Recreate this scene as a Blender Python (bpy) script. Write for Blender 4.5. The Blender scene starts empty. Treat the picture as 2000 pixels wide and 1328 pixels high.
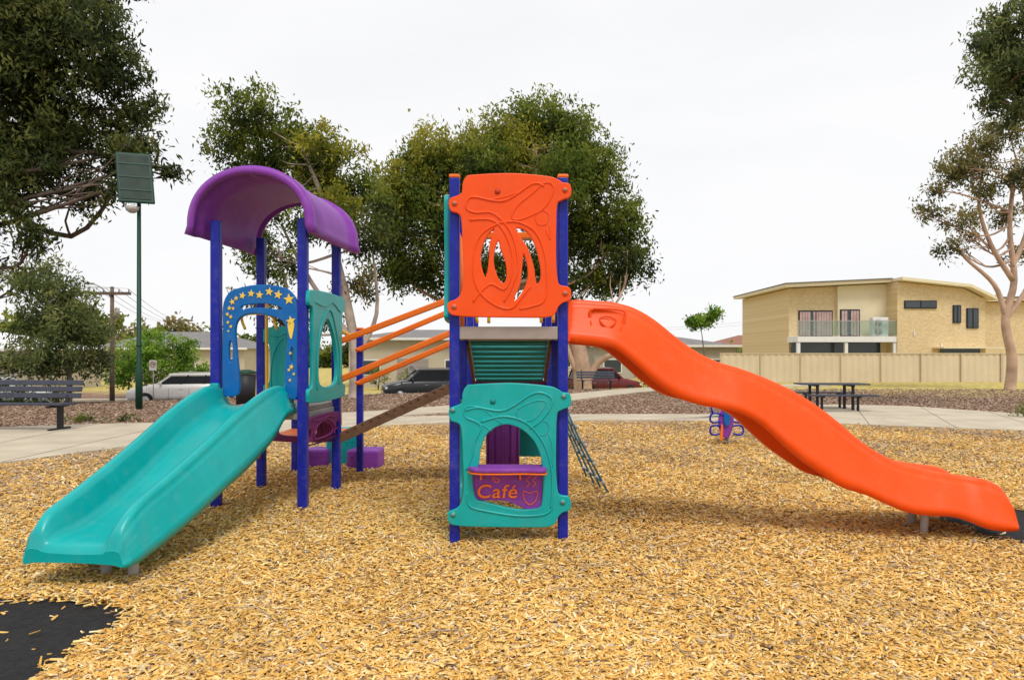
import bpy, math, random
import numpy as np
from mathutils import Vector, Matrix
random.seed(7); rng=np.random.default_rng(7)
S=bpy.context.scene
C=S.collection
# ------------------------------------------------------------------ helpers
def empty(name,loc=(0,0,0)):
    e=bpy.data.objects.new(name,None); e.location=loc; C.objects.link(e); return e
def addmesh(name,me,parent=None,mat=None,smooth=False):
    o=bpy.data.objects.new(name,me); C.objects.link(o)
    if mat: me.materials.append(mat)
    if smooth: me.polygons.foreach_set('use_smooth',[True]*len(me.polygons))
    if parent: o.parent=parent
    return o
def pym(name,V,F,parent=None,mat=None,smooth=False):
    me=bpy.data.meshes.new(name); me.from_pydata([tuple(v) for v in V],[],[tuple(f) for f in F]); me.update()
    return addmesh(name,me,parent,mat,smooth)
def fast(name,V,F,col=None,parent=None,mat=None):
    V=np.asarray(V,dtype=np.float32);F=np.asarray(F,dtype=np.int32);k=F.shape[1]
    me=bpy.data.meshes.new(name)
    me.vertices.add(len(V)); me.vertices.foreach_set('co',V.ravel())
    me.loops.add(F.size); me.loops.foreach_set('vertex_index',F.ravel())
    me.polygons.add(len(F)); me.polygons.foreach_set('loop_start',np.arange(0,F.size,k,dtype=np.int32))
    try: me.polygons.foreach_set('loop_total',np.full(len(F),k,dtype=np.int32))
    except Exception: pass
    me.update(calc_edges=True)
    if col is not None:
        a=me.color_attributes.new('Col','FLOAT_COLOR','POINT')
        c=np.ones((len(V),4),dtype=np.float32); c[:,:3]=col; a.data.foreach_set('color',c.ravel())
    return addmesh(name,me,parent,mat)
BOXF=[(0,1,3,2),(4,6,7,5),(0,4,5,1),(2,3,7,6),(0,2,6,4),(1,5,7,3)]
def box(name,c,s,parent=None,mat=None,rot=None,bev=0.0):
    V=[Vector((x*s[0]/2,y*s[1]/2,z*s[2]/2)) for x in(-1,1) for y in(-1,1) for z in(-1,1)]
    if rot is not None:
        R=rot if isinstance(rot,Matrix) else Matrix.Rotation(rot,3,'Z')
        V=[R@v for v in V]
    V=[v+Vector(c) for v in V]
    o=pym(name,V,BOXF,parent,mat)
    if bev>0:
        m=o.modifiers.new('b','BEVEL'); m.width=bev; m.segments=2
    return o
def beam(name,a,b,w,h,parent,mat,bev=0.006):
    a=Vector(a);b=Vector(b);d=(b-a);L=d.length;x=d.normalized()
    up=Vector((0,0,1)) if abs(x.z)<.98 else Vector((0,1,0))
    y=up.cross(x).normalized();z=x.cross(y)
    R=Matrix((x,y,z)).transposed()
    return box(name,(a+b)/2,(L,w,h),parent,mat,R,bev)
def cr(pts,n=6,closed=False):
    P=[np.array(p,dtype=float) for p in pts];out=[];N=len(P)
    rngi=range(N) if closed else range(N-1)
    for i in rngi:
        if closed:p0,p1,p2,p3=P[i-1],P[i],P[(i+1)%N],P[(i+2)%N]
        else:p0,p1,p2,p3=P[max(i-1,0)],P[i],P[i+1],P[min(i+2,N-1)]
        for k in range(n):
            t=k/n
            out.append(.5*((2*p1)+(-p0+p2)*t+(2*p0-5*p1+4*p2-p3)*t*t+(-p0+3*p1-3*p2+p3)*t**3))
    if not closed: out.append(P[-1])
    return out
def tubegeo(pts,rad,n=8):
    pts=[Vector(p) for p in pts];V=[];F=[];m=len(pts)
    prev=None
    for i,p in enumerate(pts):
        d=(pts[min(i+1,m-1)]-pts[max(i-1,0)])
        d=d.normalized() if d.length>1e-9 else Vector((0,0,1))
        if prev is None:
            u=d.orthogonal().normalized()
        else:
            u=(prev-d*prev.dot(d)); u=u.normalized() if u.length>1e-6 else d.orthogonal().normalized()
        prev=u;v=d.cross(u);r=rad[i] if hasattr(rad,'__len__') else rad
        for k in range(n):
            a=2*math.pi*k/n; V.append(p+u*math.cos(a)*r+v*math.sin(a)*r)
    for i in range(m-1):
        for k in range(n):
            F.append((i*n+k,i*n+(k+1)%n,(i+1)*n+(k+1)%n,(i+1)*n+k))
    F.append(tuple(range(n-1,-1,-1)));F.append(tuple((m-1)*n+k for k in range(n)))
    return V,F
def tube(name,pts,rad,parent,mat,n=10):
    V,F=tubegeo(pts,rad,n); return pym(name,V,F,parent,mat,True)
def joingeo(lst):
    V=[];F=[]
    for v,f in lst:
        o=len(V);V+=list(v);F+=[tuple(i+o for i in ff) for ff in f]
    return V,F
def panel(name,outline,holes,M,thick,parent,mat,bev=.008,sm=True,n=5):
    cu=bpy.data.curves.new(name,'CURVE');cu.dimensions='2D';cu.fill_mode='BOTH';cu.extrude=max(thick/2-bev,.0005);cu.bevel_depth=bev;cu.bevel_resolution=2
    for k,pl in enumerate([outline]+list(holes)):
        pp=cr(pl,n,True) if sm else pl
        sp=cu.splines.new('POLY');sp.points.add(len(pp)-1);sp.use_cyclic_u=True
        for i,p in enumerate(pp): sp.points[i].co=(p[0],p[1],0,1)
    o=bpy.data.objects.new(name+'_t',cu);C.objects.link(o);bpy.context.view_layer.update()
    me=bpy.data.meshes.new_from_object(o.evaluated_get(bpy.context.evaluated_depsgraph_get()))
    bpy.data.objects.remove(o,do_unlink=True)
    me.transform(M); me.materials.clear()
    return addmesh(name,me,parent,mat)
def text(name,s,size,M,parent,mat,ext=.004,offs=.012,sx=1):
    cu=bpy.data.curves.new(name,'FONT');cu.body=s;cu.size=size;cu.extrude=ext;cu.offset=size*offs;cu.align_x='CENTER';cu.align_y='CENTER';cu.shear=.12;cu.space_character=1.06
    o=bpy.data.objects.new(name+'_t',cu);C.objects.link(o);bpy.context.view_layer.update()
    me=bpy.data.meshes.new_from_object(o.evaluated_get(bpy.context.evaluated_depsgraph_get()))
    bpy.data.objects.remove(o,do_unlink=True);me.transform(M@Matrix.Diagonal((sx,1,1,1)));me.materials.clear()
    return addmesh(name,me,parent,mat)
def face(origin,u,w=(0,0,1)):
    u=Vector(u).normalized();w=Vector(w).normalized();n=u.cross(w)
    M=Matrix((u,w,n)).transposed().to_4x4();M.translation=Vector(origin);return M
# ------------------------------------------------------------------ materials
def mat(name,col,rough=.5,var=.12,scale=4,bump=0,bscale=60,metal=0,spec=.3,dust=0):
    m=bpy.data.materials.new(name);m.use_nodes=True;nt=m.node_tree;b=nt.nodes['Principled BSDF']
    b.inputs['Roughness'].default_value=rough;b.inputs['Metallic'].default_value=metal
    b.inputs['Specular IOR Level'].default_value=spec
    tc=nt.nodes.new('ShaderNodeTexCoord');no=nt.nodes.new('ShaderNodeTexNoise');no.inputs['Scale'].default_value=scale;no.inputs['Detail'].default_value=6
    nt.links.new(tc.outputs['Object'],no.inputs['Vector'])
    r=nt.nodes.new('ShaderNodeValToRGB');r.color_ramp.elements[0].position=.3;r.color_ramp.elements[1].position=.7
    r.color_ramp.elements[0].color=[c*(1-var) for c in col]+[1];r.color_ramp.elements[1].color=[min(1,c*(1+var)) for c in col]+[1]
    nt.links.new(no.outputs['Fac'],r.inputs['Fac']);out=r.outputs['Color']
    if dust:
        n4=nt.nodes.new('ShaderNodeTexNoise');n4.inputs['Scale'].default_value=9;n4.inputs['Detail'].default_value=9;n4.inputs['Roughness'].default_value=.7
        nt.links.new(tc.outputs['Object'],n4.inputs['Vector'])
        rr=nt.nodes.new('ShaderNodeValToRGB');rr.color_ramp.elements[0].position=.5;rr.color_ramp.elements[1].position=.8;rr.color_ramp.elements[1].color=(dust,dust,dust,1)
        nt.links.new(n4.outputs['Fac'],rr.inputs['Fac'])
        mx=nt.nodes.new('ShaderNodeMix');mx.data_type='RGBA';nt.links.new(rr.outputs['Color'],mx.inputs[0]);nt.links.new(out,mx.inputs[6]);mx.inputs[7].default_value=(.5,.42,.33,1);out=mx.outputs[2]
        mr=nt.nodes.new('ShaderNodeMapRange');mr.inputs[3].default_value=rough*.8;mr.inputs[4].default_value=min(1,rough*1.35);nt.links.new(n4.outputs['Fac'],mr.inputs[0]);nt.links.new(mr.outputs[0],b.inputs['Roughness'])
    nt.links.new(out,b.inputs['Base Color'])
    if bump:
        n2=nt.nodes.new('ShaderNodeTexNoise');n2.inputs['Scale'].default_value=bscale;n2.inputs['Detail'].default_value=4
        nt.links.new(tc.outputs['Object'],n2.inputs['Vector']);bp=nt.nodes.new('ShaderNodeBump');bp.inputs['Strength'].default_value=bump;bp.inputs['Distance'].default_value=.01
        nt.links.new(n2.outputs['Fac'],bp.inputs['Height']);nt.links.new(bp.outputs['Normal'],b.inputs['Normal'])
    return m
ORANGE=mat('orange_plastic',(.88,.085,.004),.36,.05,3,.06,200,dust=.08)
ORANGE2=mat('orange_steel',(.86,.17,.01),.4,.08,dust=.1)
TEAL=mat('teal_plastic',(.0,.37,.37),.30,.08,3,.05,200,spec=.4,dust=.08)
TEALD=mat('teal_dark',(.002,.22,.22),.4,.1)
BLUE=mat('blue_powdercoat',(.008,.018,.33),.35,.12,6,dust=.12)
BLUEP=mat('blue_panel_plastic',(.0,.13,.44),.4,.08,dust=.08)
PURPLE=mat('purple_plastic',(.23,.045,.37),.42,.1,4,.05,150,dust=.12)
MAROON=mat('magenta_plastic',(.16,.012,.12),.45,.1,dust=.1)
YELLOW=mat('yellow_paint',(.85,.47,.03),.4,.08)
STAR=mat('star_yellow',(.88,.60,.10),.45,.05)
GREY=mat('grey_steel',(.42,.40,.38),.5,.12,8)
LGREY=mat('light_grey_plastic',(.33,.29,.27),.5,.08,5,dust=.3)
BROWN=mat('brown_rubber_deck',(.15,.08,.045),.8,.25,12,.3,80)
BOLT=mat('bolt_dark',(.25,.22,.2),.4,.1)
CONC=mat('concrete',(.50,.43,.33),.9,.14,1.3,.3,60)
RUBBER=mat('black_rubber',(.022,.021,.022),.95,.35,25,1.0,160)
ASPH=mat('asphalt',(.06,.06,.062),.9,.15,2,.3,80)
DKGREEN=mat('dark_green_paint',(.008,.045,.028),.45,.1)
BENCH=mat('bench_slate',(.055,.06,.085),.6,.15,8)
BENCHD=mat('bench_dark_metal',(.02,.02,.024),.5,.1)
WOODP=mat('weathered_pole_wood',(.18,.13,.10),.9,.2,5)
BARKP=mat('bark_pale',(.42,.34,.28),.85,.3,2.5,.5,15)
BARKR=mat('bark_pink',(.47,.32,.23),.85,.32,1.5,.5,12)
BARKD=mat('bark_dark',(.15,.115,.09),.9,.35,3,.6,15)
WHITE=mat('white_paint',(.78,.78,.76),.35,.03)
CREAM=mat('cream_render',(.78,.69,.48),.9,.04,1.5,.1,60)
FENCEM=mat('cream_colorbond_fence',(.66,.55,.39),.6,.06,.6)
GLASS=mat('window_glass',(.05,.065,.08),.08,.2,.6,spec=.5)
CARGL=mat('car_glass',(.012,.015,.018),.12,.1,.6,spec=.18)
CURT=mat('curtain',(.50,.34,.32),.8,.2,3)
ROOFM=mat('grey_roof',(.20,.19,.19),.7,.12,2)
TIRE=mat('tire',(.018,.018,.018),.85,.1)
CHROME=mat('alloy_wheel',(.45,.45,.46),.3,.1,5,metal=.7)
def brickmat():
    m=bpy.data.materials.new('cream_brick');m.use_nodes=True;nt=m.node_tree;b=nt.nodes['Principled BSDF'];b.inputs['Roughness'].default_value=.9;b.inputs['Specular IOR Level'].default_value=.15
    tc=nt.nodes.new('ShaderNodeTexCoord');mp=nt.nodes.new('ShaderNodeMapping');mp.inputs['Rotation'].default_value=(math.pi/2,0,0)
    br=nt.nodes.new('ShaderNodeTexBrick');br.inputs['Scale'].default_value=3.2;br.inputs['Mortar Size'].default_value=.012
    br.inputs['Color1'].default_value=(.76,.60,.35,1);br.inputs['Color2'].default_value=(.64,.48,.25,1);br.inputs['Mortar'].default_value=(.66,.57,.42,1)
    nt.links.new(tc.outputs['Object'],mp.inputs['Vector']);nt.links.new(mp.outputs['Vector'],br.inputs['Vector']);nt.links.new(br.outputs['Color'],b.inputs['Base Color']);return m
BRICK=brickmat()
def colmat(name,rough=.7,trans=0,spec=.12):
    m=bpy.data.materials.new(name);m.use_nodes=True;nt=m.node_tree;b=nt.nodes['Principled BSDF'];b.inputs['Roughness'].default_value=rough;b.inputs['Specular IOR Level'].default_value=spec
    a=nt.nodes.new('ShaderNodeVertexColor');a.layer_name='Col';nt.links.new(a.outputs['Color'],b.inputs['Base Color'])
    if trans:
        t=nt.nodes.new('ShaderNodeBsdfTranslucent');mx=nt.nodes.new('ShaderNodeMixShader');mx.inputs[0].default_value=trans
        nt.links.new(a.outputs['Color'],t.inputs['Color']);nt.links.new(b.outputs[0],mx.inputs[1]);nt.links.new(t.outputs[0],mx.inputs[2]);nt.links.new(mx.outputs[0],nt.nodes['Material Output'].inputs['Surface'])
    return m
LEAF=colmat('leaf_green',.6,.42)
CHIP=colmat('wood_chip',.85)
def groundmat(name,stops,scale,big=(1,1,1),bump=.6,grass=False):
    m=bpy.data.materials.new(name);m.use_nodes=True;nt=m.node_tree;L=nt.links.new;b=nt.nodes['Principled BSDF'];b.inputs['Roughness'].default_value=.95;b.inputs['Specular IOR Level'].default_value=.1
    tc=nt.nodes.new('ShaderNodeTexCoord');v=nt.nodes.new('ShaderNodeTexVoronoi');v.inputs['Scale'].default_value=scale;v.inputs['Randomness'].default_value=1
    L(tc.outputs['Object'],v.inputs['Vector']);sep=nt.nodes.new('ShaderNodeSeparateColor');L(v.outputs['Color'],sep.inputs[0])
    r=nt.nodes.new('ShaderNodeValToRGB');r.color_ramp.interpolation='CONSTANT'
    for i,(p,c) in enumerate(stops):
        e=r.color_ramp.elements[i] if i<2 else r.color_ramp.elements.new(p)
        e.position=p;e.color=(*c,1)
    L(sep.outputs[0],r.inputs['Fac'])
    no=nt.nodes.new('ShaderNodeTexNoise');no.inputs['Scale'].default_value=.35;no.inputs['Detail'].default_value=5;L(tc.outputs['Object'],no.inputs['Vector'])
    mx=nt.nodes.new('ShaderNodeMix');mx.data_type='RGBA';mx.blend_type='MULTIPLY';mx.inputs[0].default_value=.8
    r2=nt.nodes.new('ShaderNodeValToRGB');r2.color_ramp.elements[0].position=.35;r2.color_ramp.elements[1].position=.65;r2.color_ramp.elements[0].color=(.75,.73,.70,1);r2.color_ramp.elements[1].color=(1,1,1,1)
    L(no.outputs['Fac'],r2.inputs['Fac']);L(r.outputs['Color'],mx.inputs[6]);L(r2.outputs['Color'],mx.inputs[7])
    out=mx.outputs[2]
    if grass:
        sx=nt.nodes.new('ShaderNodeSeparateXYZ');L(tc.outputs['Object'],sx.inputs[0])
        a=nt.nodes.new('ShaderNodeMath');a.operation='MULTIPLY_ADD';a.inputs[1].default_value=.10;a.inputs[2].default_value=0;L(sx.outputs['X'],a.inputs[0])
        c=nt.nodes.new('ShaderNodeMath');c.operation='MULTIPLY_ADD';c.inputs[1].default_value=.22;L(sx.outputs['Y'],c.inputs[0]);L(a.outputs[0],c.inputs[2])
        n3=nt.nodes.new('ShaderNodeTexNoise');n3.inputs['Scale'].default_value=.5;L(tc.outputs['Object'],n3.inputs['Vector'])
        d=nt.nodes.new('ShaderNodeMath');d.operation='MULTIPLY_ADD';d.inputs[1].default_value=3;L(n3.outputs['Fac'],d.inputs[0]);L(c.outputs[0],d.inputs[2])
        e=nt.nodes.new('ShaderNodeMath');e.operation='SUBTRACT';e.inputs[1].default_value=8.8;e.use_clamp=True;L(d.outputs[0],e.inputs[0])
        gr=nt.nodes.new('ShaderNodeTexNoise');gr.inputs['Scale'].default_value=3;gr.inputs['Detail'].default_value=8;L(tc.outputs['Object'],gr.inputs['Vector'])
        gc=nt.nodes.new('ShaderNodeValToRGB');gc.color_ramp.elements[0].position=.35;gc.color_ramp.elements[1].position=.65;gc.color_ramp.elements[0].color=(.30,.25,.07,1);gc.color_ramp.elements[1].color=(.68,.54,.20,1);L(gr.outputs['Fac'],gc.inputs['Fac'])
        m2=nt.nodes.new('ShaderNodeMix');m2.data_type='RGBA';L(e.outputs[0],m2.inputs[0]);L(out,m2.inputs[6]);L(gc.outputs['Color'],m2.inputs[7]);out=m2.outputs[2]
    L(out,b.inputs['Base Color'])
    bp=nt.nodes.new('ShaderNodeBump');bp.inputs['Strength'].default_value=bump;bp.inputs['Distance'].default_value=.02;L(sep.outputs[1],bp.inputs['Height']);L(bp.outputs['Normal'],b.inputs['Normal'])
    return m
CHIPG=groundmat('wood_chip_bed',[(0,(.20,.10,.035)),(.2,(.50,.29,.08)),(.45,(.62,.38,.12)),(.7,(.38,.22,.07)),(.85,(.62,.44,.20))],30)
MULCH=groundmat('old_mulch',[(0,(.12,.07,.05)),(.25,(.28,.17,.12)),(.5,(.38,.25,.18)),(.75,(.20,.13,.09)),(.9,(.50,.39,.30))],20,grass=True)
# ------------------------------------------------------------------ terrain
def sm(t): t=np.clip(t,0,1);return t*t*(3-2*t)
def tz(x,y):
    crest=np.clip(23.5+.5*(x+14),22,45)
    return -1.05*sm((y-crest)/6)*(1-sm((x-8)/6))
xs=np.concatenate([np.linspace(-500,-60,12)[:-1],np.linspace(-60,60,121),np.linspace(60,500,12)[1:]])
ys=np.concatenate([np.linspace(-60,0,7)[:-1],np.linspace(0,70,71),np.linspace(70,800,16)[1:]])
X,Y=np.meshgrid(xs,ys);Z=tz(X,Y);n=len(xs);m_=len(ys)
V=np.stack([X.ravel(),Y.ravel(),Z.ravel()],1);ii=np.arange((m_-1)*n).reshape(m_-1,n)[:,:-1].ravel()
fast('ground',V,np.stack([ii,ii+1,ii+n+1,ii+n],1),mat=MULCH)
near=[(-16,7.6),(-9.5,9.3),(-7.68,10.24),(-7.1,11.4),(-6,12.8),(-4.5,14.5),(-2.8,15.6),(0,16.4),(3,16.7),(6,16.4),(9,15.3),(11,14.4),(15,12.6),(20,10.5)]
far=[(-17,13.2),(-12,14.9),(-10,15.7),(-8,16.2),(-5,17.0),(-2.8,17.7),(0,18.2),(3,18.4),(6.6,18.5),(7.6,20.2),(9,21.6),(12,21.3),(13.5,19),(16,15.2),(21,12.6)]
def sheet(name,poly,z,mt,thick=0):
    P=[(p[0],p[1],z) for p in poly];N=len(P)
    if thick:
        V=P+[(p[0],p[1],z-thick) for p in poly];F=[tuple(range(N))]+[(i,i+N,(i+1)%N+N,(i+1)%N) for i in range(N)]
        o=pym(name,V,F,None,mt)
    else: o=pym(name,P,[tuple(range(N))],None,mt)
    return o
nearc=[tuple(p) for p in cr(near,5)];farc=[tuple(p) for p in cr(far,5)]
def strip(name,A,B,z,mt,thick,follow=False):
    N=min(len(A),len(B));A=[A[int(i*(len(A)-1)/(N-1))] for i in range(N)];B=[B[int(i*(len(B)-1)/(N-1))] for i in range(N)]
    def zz(p): return z+(float(tz(p[0],p[1])) if follow else 0)
    V=[(a[0],a[1],zz(a)) for a in A]+[(b[0],b[1],zz(b)) for b in B]+[(a[0],a[1],zz(a)-thick) for a in A]+[(b[0],b[1],zz(b)-thick) for b in B]
    F=[]
    for i in range(N-1):F+= [(i,i+1,N+i+1,N+i),(2*N+i,2*N+i+1,i+1,i),(N+i,N+i+1,3*N+i+1,3*N+i)]
    return pym(name,V,F,None,mt)
def arc(P,n=120):
    P=np.array(P);d=np.r_[0,np.cumsum(np.hypot(*np.diff(P,axis=0).T))];t=np.linspace(0,d[-1],n);return list(zip(np.interp(t,d,P[:,0]),np.interp(t,d,P[:,1])))
An=arc(nearc);Bf=arc(farc)
pth=strip('concrete_path',An,Bf,.06,CONC,.12)
JM=mat('joint_dark',(.12,.10,.08),.9)
G=[]
for i in range(6,118,5):
    a=Vector((*An[i],.0625));b=Vector((*Bf[i],.0625));d=(b-a).normalized();nn=Vector((-d.y,d.x,0))*.008
    G.append(([a-nn,a+nn,b+nn,b-nn],[(0,1,2,3)]))
V,F=joingeo(G);o=pym('expansion_joints',V,F,pth,JM)
p2=cr([(-5.5,17.0),(-3,19.2),(0,22.5),(3,27),(6,31),(11,34),(16,35.5)],8)
A=[];B=[]
for i,p in enumerate(p2):
    d=p2[min(i+1,len(p2)-1)]-p2[max(i-1,0)];d/=np.hypot(*d);A.append((p[0]+d[1]*.9,p[1]-d[0]*.9));B.append((p[0]-d[1]*.9,p[1]+d[0]*.9))
strip('concrete_path',A,B,.052,CONC,.14,True)
sheet('wood_chip_bed',[(-16,-3),(20,-3)]+[p for p in nearc[::-1]],.006,CHIPG)
matL=[(-6,4.7),(-4.6,4.75),(-3.6,4.66),(-3.0,4.62),(-2.62,4.5),(-2.42,4.38),(-2.36,4.2),(-2.44,3.95),(-2.4,3.6),(-2.5,3.2),(-2.5,1.2),(-6,1.2)]
matR=[(4.35,7.05),(4.22,6.7),(4.3,6.4),(4.2,6.15),(4.4,5.90),(4.9,5.8),(7,5.75),(7,7.3),(5.2,7.25)]
sheet('rubber_mat',matL,.022,RUBBER,.02);sheet('rubber_mat',matR,.030,RUBBER,.03)
def off(p,o): 
    d=Vector((55,17)).normalized();nn=Vector((-d.y,d.x));return Vector(p)+nn*o
for nm,o1,o2,z,mt in(('street',-3.6,3.6,-1.04,ASPH),('kerb',-3.75,-3.6,-.93,CONC),('kerb',3.6,3.75,-.93,CONC),('footpath',3.9,5.3,-.98,CONC)):
    a=(-70,20.5);b=(9,45.2)
    q=[off(a,o1),off(b,o1),off(b,o2),off(a,o2)]
    sheet(nm,[(p.x,p.y) for p in q],z,mt,.12)
# ------------------------------------------------------------------ chips
def inpoly(x,y,P):
    c=np.zeros(len(x),bool);n=len(P);j=n-1
    for i in range(n):
        xi,yi=P[i];xj,yj=P[j];k=((yi>y)!=(yj>y))&(x<(xj-xi)*(y-yi)/(yj-yi+1e-12)+xi);c^=k;j=i
    return c
def chips(name,x,y,z,L,W,T,tilt,col):
    N=len(x);yaw=rng.uniform(0,2*np.pi,N);p=rng.normal(0,tilt,N);r=rng.normal(0,tilt,N)
    cx=np.stack([np.cos(yaw)*np.cos(p),np.sin(yaw)*np.cos(p),np.sin(p)],1)
    s=np.stack([-np.sin(yaw)*np.cos(r),np.cos(yaw)*np.cos(r),np.sin(r)],1);nn=np.cross(cx,s)
    o=np.stack([x,y,z],1);V=np.zeros((N,8,3));k=0
    tp=rng.uniform(.4,1,(N,2));sk=rng.uniform(-.25,.25,(N,2))
    for zz in(0,1):
        for a,b in((-1,-1),(1,-1),(1,1),(-1,1)):
            w=W*(tp[:,0] if a<0 else tp[:,1]);e=sk[:,0] if b<0 else sk[:,1]
            V[:,k]=o+cx*((a+e*.5)*L/2)[:,None]+s*(b*w/2)[:,None]+nn*(zz*T)[:,None];k+=1
    b=(np.arange(N)*8)[:,None];F=np.concatenate([b+np.array(q) for q in([4,5,6,7],[0,1,5,4],[1,2,6,5],[2,3,7,6],[3,0,4,7])])
    return fast(name,V.reshape(-1,3),F,np.repeat(col,8,0),mat=CHIP)
N=340000
u=rng.uniform(0,1,N);y=2.7*(16.6/2.7)**(u**1.02);x=rng.uniform(-1,1,N)*(y*.8+1.0)
npth=np.array(nearc);ok=y<np.interp(x,npth[:,0],npth[:,1])-.03
ed=.05*rng.normal(size=N)
on=inpoly(x+ed,y+ed,matL)|inpoly(x+ed,y+ed,matR)
ok&=~(on&(rng.uniform(size=N)>.004))
x=x[ok];y=y[ok];N=len(x)
pal=np.array([(.86,.54,.16),(.91,.64,.26),(.78,.44,.11),(.64,.35,.09),(.40,.22,.08),(.91,.73,.44)])
c=pal[rng.choice(6,N,p=[.30,.24,.20,.11,.06,.09])]
old=np.array([(.50,.36,.26),(.36,.25,.17),(.58,.47,.37),(.25,.17,.12)])[rng.choice(4,N)]
pg=.07+.58*sm((y-7.5)/7)*(.6+.4*np.sin(x*1.3+y))+.25*sm((-x-3)/4)*sm((y-5)/3)
g=rng.uniform(size=N)<pg;c[g]=old[g];patch=1+.07*np.sin(x*1.7+1)*np.sin(y*1.9)+.05*np.sin(x*4.1+y*3);c=c*rng.uniform(.80,1.1,(N,1))*patch[:,None];c=np.clip(c,0,.95)
sc_=np.clip(y/6,.9,2.0);L_=rng.gamma(5,.0095,N)*sc_**.4;L_=np.clip(L_,.015,.11)
chips('wood_chips',x,y,.008+rng.uniform(0,.03,N)+.016*np.sin(x*3)*np.sin(y*2.3)+.016,L_,rng.uniform(.009,.024,N)*sc_**.4,rng.uniform(.002,.006,N),.28,c)
N=60000
y=rng.uniform(15,32,N);x=rng.uniform(-1,1,N)*y*.82;fr=np.array(farc);nr=np.interp(x,fr[:,0],fr[:,1])
ok=(y>nr+.1)&~inpoly(x,y,A+B[::-1]);x=x[ok];y=y[ok];N=len(x)
c=np.array([(.28,.17,.11),(.40,.27,.19),(.52,.40,.31),(.16,.10,.07)])[rng.choice(4,N)]
chips('mulch_chips',x,y,tz(x,y)+rng.uniform(0,.03,N),rng.uniform(.04,.14,N),rng.uniform(.02,.05,N),rng.uniform(.004,.01,N),.3,c)
N=900;y=rng.uniform(10,19,N);x=rng.uniform(-12,12,N);n1=np.interp(x,npth[:,0],npth[:,1]);ok=(y>n1)&(y<n1+rng.exponential(.35,N));x=x[ok];y=y[ok];N=len(x)
chips('stray_chips',x,y,np.full(N,.062),rng.uniform(.03,.08,N),rng.uniform(.01,.03,N),rng.uniform(.003,.006,N),.03,np.array([(.5,.32,.14),(.3,.2,.12)])[rng.choice(2,N)])
G=[]
for _ in range(34):
    yy=random.uniform(3.7,8);xx=random.uniform(-.7,.7)*yy;a=random.uniform(0,6.28);l=random.uniform(.15,.4)
    if xx<-2.2 and yy<4.8: continue
    G.append(tubegeo([(xx,yy,.055),(xx+l*.5*math.cos(a),yy+l*.5*math.sin(a),.07),(xx+l*math.cos(a+.3),yy+l*math.sin(a+.3),.055)],[.004,.005,.002],5))
V,F=joingeo(G);pym('fallen_twigs',V,F,None,mat('twig',(.42,.32,.22),.9),True)
# ------------------------------------------------------------------ play structure
PS=empty('playground_structure')
def post(x,y,h,nm='post',cap=True,w=.088):
    box(nm,(x,y,h/2-.05),(w,w,h+.1),PS,BLUE,0,.012)
    if cap: box(nm+'_cap',(x,y,h+.012),(w+.006,w+.006,.03),PS,ORANGE2,0,.008)
PL,PR=-.508,.45
for x in(PL,PR):
    post(x,6.05,3.24);post(x,7.02,3.24)
    post(x,8.25,2.5,cap=True);post(x,9.4,2.5,cap=True)
u_=.0045
def B_(px,py): return ((px-1000)*u_,(690-py)*u_)
def bl(L): return [B_(*p) for p in L]
MF=face((0,5.972,1.69),(1,0,0))
outl=[(925,346),(1000,343),(1070,349),(1090,356),(1098,361),(1111,364),(1112,384),(1096,392),(1086,402),(1084,450),(1084,510),(1087,550),(1094,560),(1110,564),(1112,584),(1097,591),(1088,600),(1080,614),(1060,619),(1000,619),(930,618),(895,616),(880,611),(877,594),(893,586),(903,573),(908,540),(906,480),(903,430),(896,418),(882,412),(880,393),(895,386),(904,380),(906,362),(912,350)]
hol=[[(967,446),(948,466),(938,498),(940,525),(948,545),(954,530),(957,505),(958,480),(963,462)],
[(974,470),(980,490),(989,515),(991,540),(985,556),(972,545),(963,515),(966,485)],
[(1008,446),(1028,452),(1045,478),(1056,520),(1056,548),(1046,556),(1040,520),(1028,485),(1012,462)],
[(1022,494),(1031,520),(1031,548),(1020,574),(1006,590),(1003,582),(1014,556),(1018,525)]]
panel('orange_leaf_panel',bl(outl),[bl(h) for h in hol],MF,.05,PS,ORANGE)
def ridge(nm,pl,yf,mt,r=.007,off=(0,0),n=6,closed=False,par=PS):
    pts=[(p[0],yf,1.69+p[1]) for p in cr(bl([(a+off[0],b+off[1]) for a,b in pl]),n,closed)]
    if closed: pts.append(pts[0])
    tube(nm,pts,r,par,mt,8)
yf=5.947
ridge('panel_ridge',[(1062,367),(1040,362),(985,395),(930,388),(915,392),(912,410),(930,418),(965,420),(1000,460),(1012,520),(1000,560),(985,590)],yf,ORANGE,.010)
ridge('panel_ridge',[(918,432),(960,432),(985,455),(1001,500),(998,540),(985,566),(960,556),(940,570),(925,590)],yf,ORANGE,.010)
ridge('panel_ridge',[(975,438),(1010,436),(1045,455),(1064,500),(1068,560),(1060,590),(1035,600),(1015,604)],yf,ORANGE,.010)
ridge('panel_ridge',[(975,438),(940,460),(926,500),(928,550),(945,580),(975,600),(1000,602),(1020,580),(1036,560)],yf,ORANGE,.010)
ridge('panel_ridge',[(1076,362),(1080,378),(1060,410),(1020,430),(1000,428),(1010,405),(1040,380),(1060,362)],yf,ORANGE,.008,closed=True)
ridge('panel_ridge',[(1072,440),(1074,470),(1066,450)],yf,ORANGE,.006)
ridge('panel_ridge',[(925,385),(960,392),(1000,383),(1030,368),(1050,360)],yf,ORANGE,.006)
def disc(nm,px,py,yf,r,mt,par=PS,t=.004):
    x,z=B_(px,py);tube(nm,[(x,yf+t,1.69+z),(x,yf-t,1.69+z)],r,par,mt,16)
disc('panel_plug',972,377,5.945,.026,mat('orange_dark',(.5,.04,.005)))
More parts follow.
